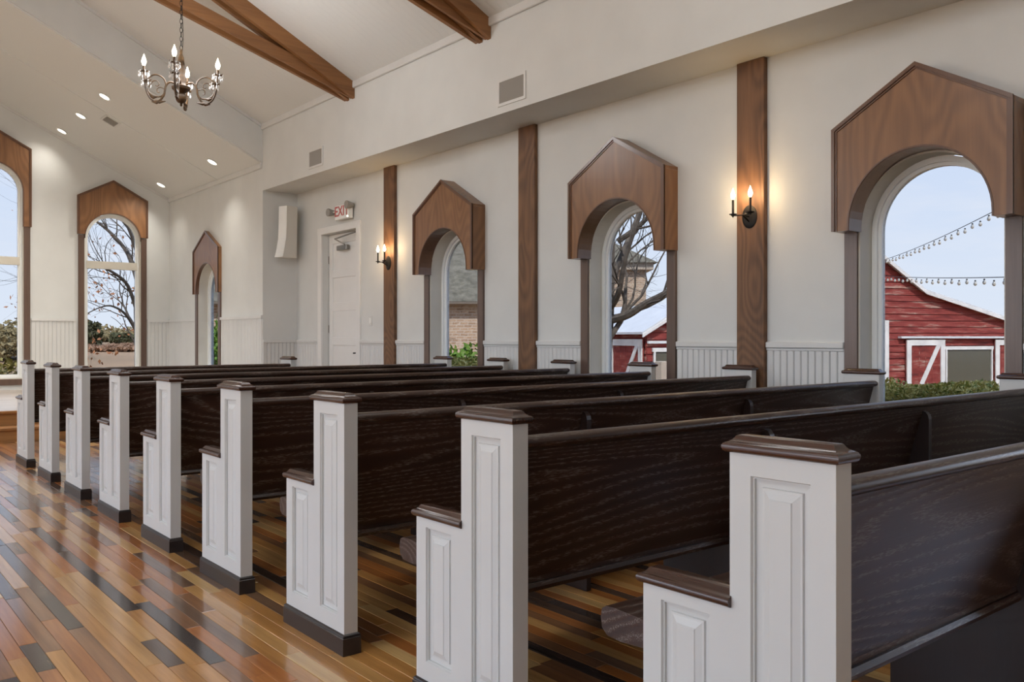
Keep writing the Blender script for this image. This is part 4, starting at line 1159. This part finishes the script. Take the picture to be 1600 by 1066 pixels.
tree((6.9, 17.6, GROUND), 6.5, (0.05, -0.1, 1), 'dark-trunked tree in the narrow apse side window', 31, 0.20, None, 5, 0.6, first=0.28)
AB = Vector((6.49, 22.6, gz(6.49, 22.6)))
al = lambda x_, y_, z_: Vector((x_, y_, z_)) - AB
tree(tuple(AB), 8.0, (0, 0, 1), 'tree with rust-coloured leaves in the branch window of the end wall', 42, 0.13, None, 5, 0.62, leaves=1, leaf_size=0.05, name='autumn_tree', limbs=[
    ([al(6.49, 22.60, -1.40), al(6.41, 22.60, 0.89), al(6.37, 22.60, 2.00), al(6.50, 22.70, 3.14), al(6.70, 22.80, 4.29)], 0.110, 0.050, 2),
    ([al(6.38, 22.60, 1.69), al(6.07, 22.30, 2.35), al(5.70, 22.00, 2.61), al(5.28, 21.70, 2.74), al(4.94, 21.50, 2.66)], 0.050, 0.018, 2),
    ([al(6.40, 22.60, 2.40), al(6.21, 22.80, 3.17), al(5.89, 23.00, 3.66), al(5.59, 23.30, 3.99), al(5.37, 23.50, 4.12)], 0.060, 0.020, 2),
    ([al(6.47, 22.70, 2.89), al(6.19, 22.40, 3.57), al(5.90, 22.20, 4.03), al(5.56, 22.00, 4.28)], 0.050, 0.018, 2),
    ([al(6.37, 22.60, 1.21), al(6.03, 22.40, 1.67), al(5.64, 22.20, 1.85), al(5.30, 22.00, 1.77)], 0.040, 0.015, 2),
    ([al(6.52, 22.70, 3.22), al(6.42, 22.90, 4.03), al(6.38, 23.20, 4.63)], 0.045, 0.015, 2)])

# far vegetation behind the end wall
for i, (x_, y_, rx, rz, mt, lab) in enumerate([
        (18.8, 80.0, 0.80, 1.05, 'leaf_cedar', 'dark cedar left in the branch window'), (22.6, 85.0, 1.1, 0.55, 'leaf_cedar', 'dark rounded cedar right in the branch window'),
        (24.0, 98.0, 3.0, 0.35, 'leaf_olive', 'low olive thicket between the two cedars'), (18.4, 72.0, 2.2, 0.22, 'leaf_brush', 'low rust-coloured brush in the branch window'), (21.0, 76.0, 1.6, 0.20, 'leaf_brush', 'farther low rust-coloured brush in the branch window'),
        (3.06, 19.4, 1.1, 0.76, 'leaf_olive_y', 'yellow-olive bush close outside the leftmost window'), (9.7, 62.0, 3.2, 0.95, 'leaf_olive', 'brownish tree clump on the rise in the leftmost window')]):
    shrub((x_, y_, gz(x_, y_)), rx, rx, rz, M[mt], lab, 5000 if rx > 3 else 3000, 0.10 * max(1.0, y_ / 35), 60 + i, 'bush', 'bush', 'vegetation beyond the end wall')
mb = MB(); rg = random.Random(99); pts = []
for _ in range(16000):
    x_ = rg.uniform(-40, 90); y_ = rg.uniform(120, 150)
    pts.append((x_, y_, gz(x_, y_) + rg.random() ** 1.5 * (1.3 + 0.6 * math.sin(x_ * 0.3) + 0.4 * math.sin(x_ * 0.83))))
leaf_cloud(mb, pts, 0.32, rg, 0.7)
o = mb.build('far_woods', M['leaf_olive'], recalc=False); tag(o, 'distant brown woods along the horizon', 'woods', None, 'stuff')

# ---- red barn
AL = math.radians(22)
E1 = Vector((CR[0] * math.cos(AL) + CF[0] * math.sin(AL), CR[1] * math.cos(AL) + CF[1] * math.sin(AL), 0))
E2 = Vector((-CR[0] * math.sin(AL) + CF[0] * math.cos(AL), -CR[1] * math.sin(AL) + CF[1] * math.cos(AL), 0))
BC = yard(3.422, 22.0, GROUND)
M['siding'] = noise_mat('weathered_red_paint', [(0.32, (0.09, 0.014, 0.012)), (0.46, (0.22, 0.032, 0.025)), (0.555, (0.27, 0.055, 0.043)), (0.60, (0.33, 0.14, 0.11)), (0.68, (0.46, 0.34, 0.28))], 2.6, 10, 0.85)
def stretch_siding(m):
    n = m.node_tree.nodes; l = m.node_tree.links
    tc = next(x_ for x_ in n if x_.type == 'TEX_COORD'); no = next(x_ for x_ in n if x_.type == 'TEX_NOISE')
    oi = n.new('ShaderNodeObjectInfo'); vm = n.new('ShaderNodeVectorMath'); vm.operation = 'ADD'; sc = n.new('ShaderNodeVectorMath'); sc.operation = 'SCALE'; sc.inputs[0].default_value = (31, 17, 9)
    mp = n.new('ShaderNodeMapping'); mp.inputs['Scale'].default_value = (0.45, 0.45, 3.0)
    l.new(oi.outputs['Random'], sc.inputs['Scale']); l.new(tc.outputs['Object'], vm.inputs[0]); l.new(sc.outputs[0], vm.inputs[1]); l.new(vm.outputs[0], mp.inputs[0]); l.new(mp.outputs[0], no.inputs['Vector'])
stretch_siding(M['siding'])
M['barn_white'] = paint('barn_white', (0.72, 0.71, 0.69), 0.7, 0.0, 60, 0.12)
M['tin'] = paint('tin_roof', (0.66, 0.67, 0.68), 0.5, 0.0, 60, 0.06)
M['barn_dark'] = plain('barn_interior', (0.05, 0.045, 0.035), 0.9)
M['barn_glass'] = plain('barn_window_glass', (0.10, 0.095, 0.07), 0.12)
barn = thing('barn', BC, 'weathered red barn with white-framed doors, in the nearest side window', 'barn')
G0 = -GROUND
prof_b = [(4.2, 3.30 + G0), (6.0, 4.43 + G0), (9.35, 2.416 + G0), (15.0, 1.10 + G0)]
def t_range(z, pf):
    """where a horizontal line at height z enters and leaves the gable outline pf"""
    k = max(range(len(pf)), key=lambda q: pf[q][1])
    lo, hi = pf[0][0], pf[-1][0]
    for (a, za), (b_, zb) in zip(pf[:k], pf[1:k + 1]):
        if za <= z <= zb: lo = a + (b_ - a) * (z - za) / (zb - za)
    for (a, za), (b_, zb) in zip(pf[k:], pf[k + 1:]):
        if zb <= z <= za: hi = a + (b_ - a) * (za - z) / (za - zb)
    return lo, hi
L_B = 4.0
bl = lambda t, q, z: E1 * t + E2 * q + Vector((0, 0, z))
BH = 0.185
def red_building(root, pf, length, seed):
    """boarded gable building: dark shell, one board per course, tin roof, white rake boards"""
    rg = random.Random(seed)
    t0, t1 = pf[0][0], pf[-1][0]; top = max(z for t, z in pf)
    mb = MB(); mb.prism([(t0, 0), (t1, 0)] + [(t, z) for t, z in reversed(pf)], lambda a, b_: bl(a, 0.03, b_), lambda a, b_: bl(a, length, b_)); mb.build('shell', M['barn_dark'], root)
    def course(v):
        m_ = MB(); m_.v += [tuple(p) for p in v]
        for q in ((0, 1, 2, 3), (7, 6, 5, 4), (0, 4, 5, 1), (1, 5, 6, 2), (2, 6, 7, 3), (3, 7, 4, 0)): m_.f.append(q); m_.m.append(0)
        m_.build('siding_board', M['siding'], root)
    z = 0.0
    while z < top - 0.02:
        zt = min(z + BH - 0.008, top - 0.001)
        a0, a1 = t_range(z, pf); b0, b1 = t_range(zt, pf); w0 = rg.uniform(0.0, 0.006)
        p = [(a0, z), (a1, z), (b1, zt), (b0, zt)]
        course([bl(a, -0.028 - w0, b_) for a, b_ in p[:2]] + [bl(a, -0.008, b_) for a, b_ in p[2:]] + [bl(a, 0.03, b_) for a, b_ in p]); z += BH
    z = 0.0
    while z < pf[0][1] - 0.05:
        zt = z + BH - 0.008
        course([bl(t0 - 0.028, 0, z), bl(t0 - 0.028, length, z), bl(t0 - 0.008, length, zt), bl(t0 - 0.008, 0, zt), bl(t0 + 0.03, 0, z), bl(t0 + 0.03, length, z), bl(t0 + 0.03, length, zt), bl(t0 + 0.03, 0, zt)]); z += BH
    for (t0_, z0), (t1_, z1) in zip(pf, pf[1:]):
        ex0 = -0.22 if t0_ == pf[0][0] else 0.0
        s_ = (z1 - z0) / (t1_ - t0_)
        m_ = MB(); m_.prism([(t0_ + ex0, z0 + ex0 * s_ + 0.02), (t1_, z1 + 0.02), (t1_, z1 + 0.08), (t0_ + ex0, z0 + ex0 * s_ + 0.08)], lambda a, b_: bl(a, -0.18, b_), lambda a, b_: bl(a, length, b_)); m_.build('roof_sheet', M['tin'], root)
        m_ = MB(); m_.prism([(t0_ + ex0, z0 + ex0 * s_ - 0.06), (t1_, z1 - 0.06), (t1_, z1 + 0.03), (t0_ + ex0, z0 + ex0 * s_ + 0.03)], lambda a, b_: bl(a, -0.20, b_), lambda a, b_: bl(a, -0.17, b_)); m_.build('rake_board', M['barn_white'], root)
red_building(barn, prof_b, L_B, 5)
shed = thing('red_shed', BC, 'low red shed with a pale metal roof, behind the tree in the middle side window', 'shed')
red_building(shed, [(0.0, 1.27 + G0), (1.15, 1.91 + G0), (2.3, 1.27 + G0)], 7.0, 8)
def barn_door(fn, w, h, barn=barn, name='barn_door'):
    """fn(u, z, out) -> local point of the barn"""
    m_ = MB(); m_.prism([(0, 0), (w, 0), (w, h), (0, h)], lambda a, b_: fn(a, b_, 0.05), lambda a, b_: fn(a, b_, 0.09)); d = m_.build(name, M['siding'], barn)
    for k in range(1, 6):
        m_ = MB(); u = w * k / 6
        m_.prism([(u - 0.006, 0), (u + 0.006, 0), (u + 0.006, h), (u - 0.006, h)], lambda a, b_: fn(a, b_, 0.088), lambda a, b_: fn(a, b_, 0.096)); m_.build('batten', M['siding'], d)
    def bar(p):
        m_ = MB(); m_.prism(p, lambda a, b_: fn(a, b_, 0.085), lambda a, b_: fn(a, b_, 0.12)); m_.build('frame_board', M['barn_white'], d)
    e = 0.17
    bar([(0, 0), (e, 0), (e, h), (0, h)]); bar([(w - e, 0), (w, 0), (w, h), (w - e, h)]); bar([(e, h - e), (w - e, h - e), (w - e, h), (e, h)]); bar([(e, 0), (w - e, 0), (w - e, e), (e, e)])
    m_ = MB(); m_.prism([(e, e), (e + 0.16, e), (w - e, h - e), (w - e - 0.16, h - e)], lambda a, b_: fn(a, b_, 0.084), lambda a, b_: fn(a, b_, 0.116)); m_.build('brace', M['barn_white'], d)
barn_door(lambda u, z_, o_: bl(8.66 + u, -o_, z_), 1.50, 2.02)
barn_door(lambda u, z_, o_: bl(12.26 + u, -o_, z_), 1.50, 2.02)
barn_door(lambda u, z_, o_: bl(6.47 + u, -o_, z_), 1.50, 2.58)
barn_door(lambda u, z_, o_: bl(-o_, 1.75 - u, z_), 1.70, 2.04, shed)
m_ = MB(); m_.prism([(8.4, 2.06), (14.0, 2.06), (14.0, 2.12), (8.4, 2.12)], lambda a, b_: bl(a, -0.16, b_), lambda a, b_: bl(a, -0.03, b_)); m_.build('door_track', M['tin'], barn)
def barn_window(t0, t1, z0, z1, barn=barn):
    m_ = MB(); m_.prism([(t0, z0), (t1, z0), (t1, z1), (t0, z1)], lambda a, b_: bl(a, -0.05, b_), lambda a, b_: bl(a, -0.04, b_)); w_ = m_.build('barn_window', M['barn_glass'], barn)
    for p in ([(t0 - 0.08, z1), (t1 + 0.08, z1), (t1 + 0.08, z1 + 0.10), (t0 - 0.08, z1 + 0.10)], [(t0 - 0.08, z0 - 0.1), (t1 + 0.08, z0 - 0.1), (t1 + 0.08, z0), (t0 - 0.08, z0)], [(t0 - 0.05, z0), (t0, z0), (t0, z1), (t0 - 0.05, z1)], [(t1, z0), (t1 + 0.05, z0), (t1 + 0.05, z1), (t1, z1)]):
        m_ = MB(); m_.prism(p, lambda a, b_: bl(a, -0.09, b_), lambda a, b_: bl(a, -0.035, b_)); m_.build('window_frame', M['barn_white'], w_)
barn_window(10.28, 12.12, 0.68, 1.72)
barn_window(0.22, 1.3, 0.9, 1.72, shed)
m_ = MB(); m_.prism([(0.0, 1.93), (2.2, 1.93), (2.2, 2.0), (0.0, 2.0)], lambda a, b_: bl(a, -0.10, b_), lambda a, b_: bl(a, -0.03, b_)); m_.build('door_track', M['tin'], shed)

# ---- brick house with tower
def brick_mat(name):
    m, n, l, b = new_mat(name)
    tc = n.new('ShaderNodeTexCoord'); br = n.new('ShaderNodeTexBrick')
    mp = n.new('ShaderNodeMapping'); mp.inputs['Rotation'].default_value = (math.pi / 2, 0, 0)
    l.new(tc.outputs['Object'], mp.inputs[0]); l.new(mp.outputs[0], br.inputs['Vector'])
    br.inputs['Scale'].default_value = 1.0; br.inputs['Brick Width'].default_value = 0.24; br.inputs['Row Height'].default_value = 0.085; br.inputs['Mortar Size'].default_value = 0.010
    br.inputs['Mortar'].default_value = (0.55, 0.48, 0.40, 1)
    no = n.new('ShaderNodeTexNoise'); no.inputs['Scale'].default_value = 3.5; no.inputs['Detail'].default_value = 6; no.inputs['Roughness'].default_value = 0.8
    mp2 = n.new('ShaderNodeMapping'); mp2.inputs['Scale'].default_value = (1, 1, 2.6); l.new(tc.outputs['Object'], mp2.inputs[0]); l.new(mp2.outputs[0], no.inputs['Vector'])
    r1 = ramp(n, [(0.35, (0.22, 0.13, 0.08)), (0.5, (0.40, 0.26, 0.17)), (0.62, (0.66, 0.55, 0.43))]); l.new(no.outputs['Fac'], r1.inputs[0])
    r2 = ramp(n, [(0.38, (0.68, 0.56, 0.42)), (0.5, (0.50, 0.35, 0.23)), (0.62, (0.30, 0.18, 0.11))]); l.new(no.outputs['Fac'], r2.inputs[0])
    l.new(r1.outputs[0], br.inputs['Color1']); l.new(r2.outputs[0], br.inputs['Color2'])
    l.new(br.outputs['Color'], b.inputs['Base Color']); b.inputs['Roughness'].default_value = 0.9
    bp = n.new('ShaderNodeBump'); bp.inputs['Strength'].default_value = 0.6; bp.inputs['Distance'].default_value = 0.01
    l.new(br.outputs['Fac'], bp.inputs['Height']); bp.invert = True; l.new(bp.outputs[0], b.inputs['Normal'])
    return m
M['brick'] = brick_mat('tumbled_brick')
M['shingle'] = noise_mat('shingles', [(0.3, (0.075, 0.066, 0.045)), (0.5, (0.15, 0.135, 0.10)), (0.7, (0.24, 0.215, 0.165))], 5, 8, 0.95)
M['fascia'] = paint('fascia_brown', (0.16, 0.13, 0.10), 0.7)
M['eave'] = paint('eave_tan', (0.48, 0.40, 0.32), 0.7)
hs = thing('brick_house', yard(0, 28, GROUND), 'tan tumbled-brick house with grey hipped tower, behind the barn and far window', 'house', None, -PHI)
m_ = MB(); m_.box(-11.0, -0.35, -2.0, 8.0, 0.0, 3.20); m_.build('wing_wall', M['brick'], hs)
m_ = MB(); m_.prism([(-2.35, 3.16), (3.0, 6.3), (8.4, 3.16)], lambda a, b_: (-11.3, a, b_), lambda a, b_: (0.0, a, b_)); m_.build('wing_roof', M['shingle'], hs)
m_ = MB(); m_.box(-11.3, -0.1, -2.37, -2.31, 3.08, 3.15); m_.build('fascia', M['fascia'], hs)
m_ = MB(); m_.box(1.4, 5.2, 5.5, 9.3, 0.0, 4.72); m_.build('tower_wall', M['brick'], hs)
m_ = MB(); m_.box(1.15, 5.45, 5.25, 9.55, 4.70, 4.98); m_.build('tower_eave', M['eave'], hs)
m_ = MB(); b0 = [(1.0, 5.1, 4.96), (5.6, 5.1, 4.96), (5.6, 9.7, 4.96), (1.0, 9.7, 4.96)]; ap = (3.3, 7.4, 6.35)
for i in range(4): m_.quad(b0[i], b0[(i + 1) % 4], ap)
m_.quad(*b0); m_.build('tower_roof', M['shingle'], hs)

# ---- string lights and their pole, a fence post
pole_p = yard((1640 - 800) / 1350 * 9.5, 9.5, GROUND)
pole = thing('light_pole', pole_p, 'slim dark pole carrying the string lights outside', 'pole')
m_ = MB(); m_.tube([(0, 0, -0.1), (0, 0, 3.9)], [0.05, 0.035], 8); m_.build('shaft', M['bark'], pole)
m_ = MB(); m_.lathe([(0.04, 3.88), (0.05, 3.92), (0.001, 3.96)], sides=8); m_.build('finial', M['iron'], pole)
M['bulb_off'] = plain('unlit_bulb', (0.55, 0.53, 0.48), 0.2)
bm1 = MB(); bm1.lathe([(0.012, 0.0), (0.03, -0.03), (0.034, -0.055), (0.02, -0.08), (0.002, -0.088)], sides=7); BULB_ME = bm1.mesh('bulb', M['bulb_off'], True)
sk = MB(); sk.lathe([(0.004, 0.02), (0.017, 0.012), (0.017, -0.004), (0.006, -0.006)], sides=6); SOCK_ME = sk.mesh('socket', M['iron'])
def string(p0, p1, n, sag, label):
    p0, p1 = Vector(p0), Vector(p1)
    root = thing('string_lights', p0, label, 'string lights', 'string lights by the barn')
    pt = lambda t: (p1 - p0) * t + Vector((0, 0, -sag * 4 * t * (1 - t)))
    m_ = MB(); m_.tube([pt(i / 40) for i in range(41)], 0.006, 4); m_.build('cable', M['iron'], root)
    for i in range(n):
        t = (i + 0.5) / n
        s_ = link('socket', SOCK_ME, root, pt(t) + Vector((0, 0, -0.03 - 0.02 * (i % 2)))); s_.scale = (0.75, 0.75, 0.75)
        b_ = link('bulb', BULB_ME, s_, None); b_.location = (0, 0, -0.004)
def px(x_, y_, dep): return yard((x_ - 800) / 1350 * dep, dep, CAM_H + (527 - y_) / 1350 * dep)
string(px(1352, 414, 24.2), px(1640, 284, 9.5), 34, 0.12, 'upper string of bulbs rising to the right across the sky')
string(px(1345, 428, 24.2), px(1640, 431, 9.5), 32, 0.06, 'lower level string of bulbs crossing the barn gable')
fp = thing('fence_post', yard((1033 - 800) / 1350 * 17, 17, GROUND), 'tan square wooden post in the middle side window', 'post')
m_ = MB(); m_.cbox(-0.09, 0.09, -0.09, 0.09, -0.05, 1.62, 0.01); m_.build('shaft', M['eave'], fp)
m_ = MB(); m_.cbox(-0.13, 0.13, -0.13, 0.13, 1.10, 1.24, 0.01); m_.build('collar', M['eave'], fp)
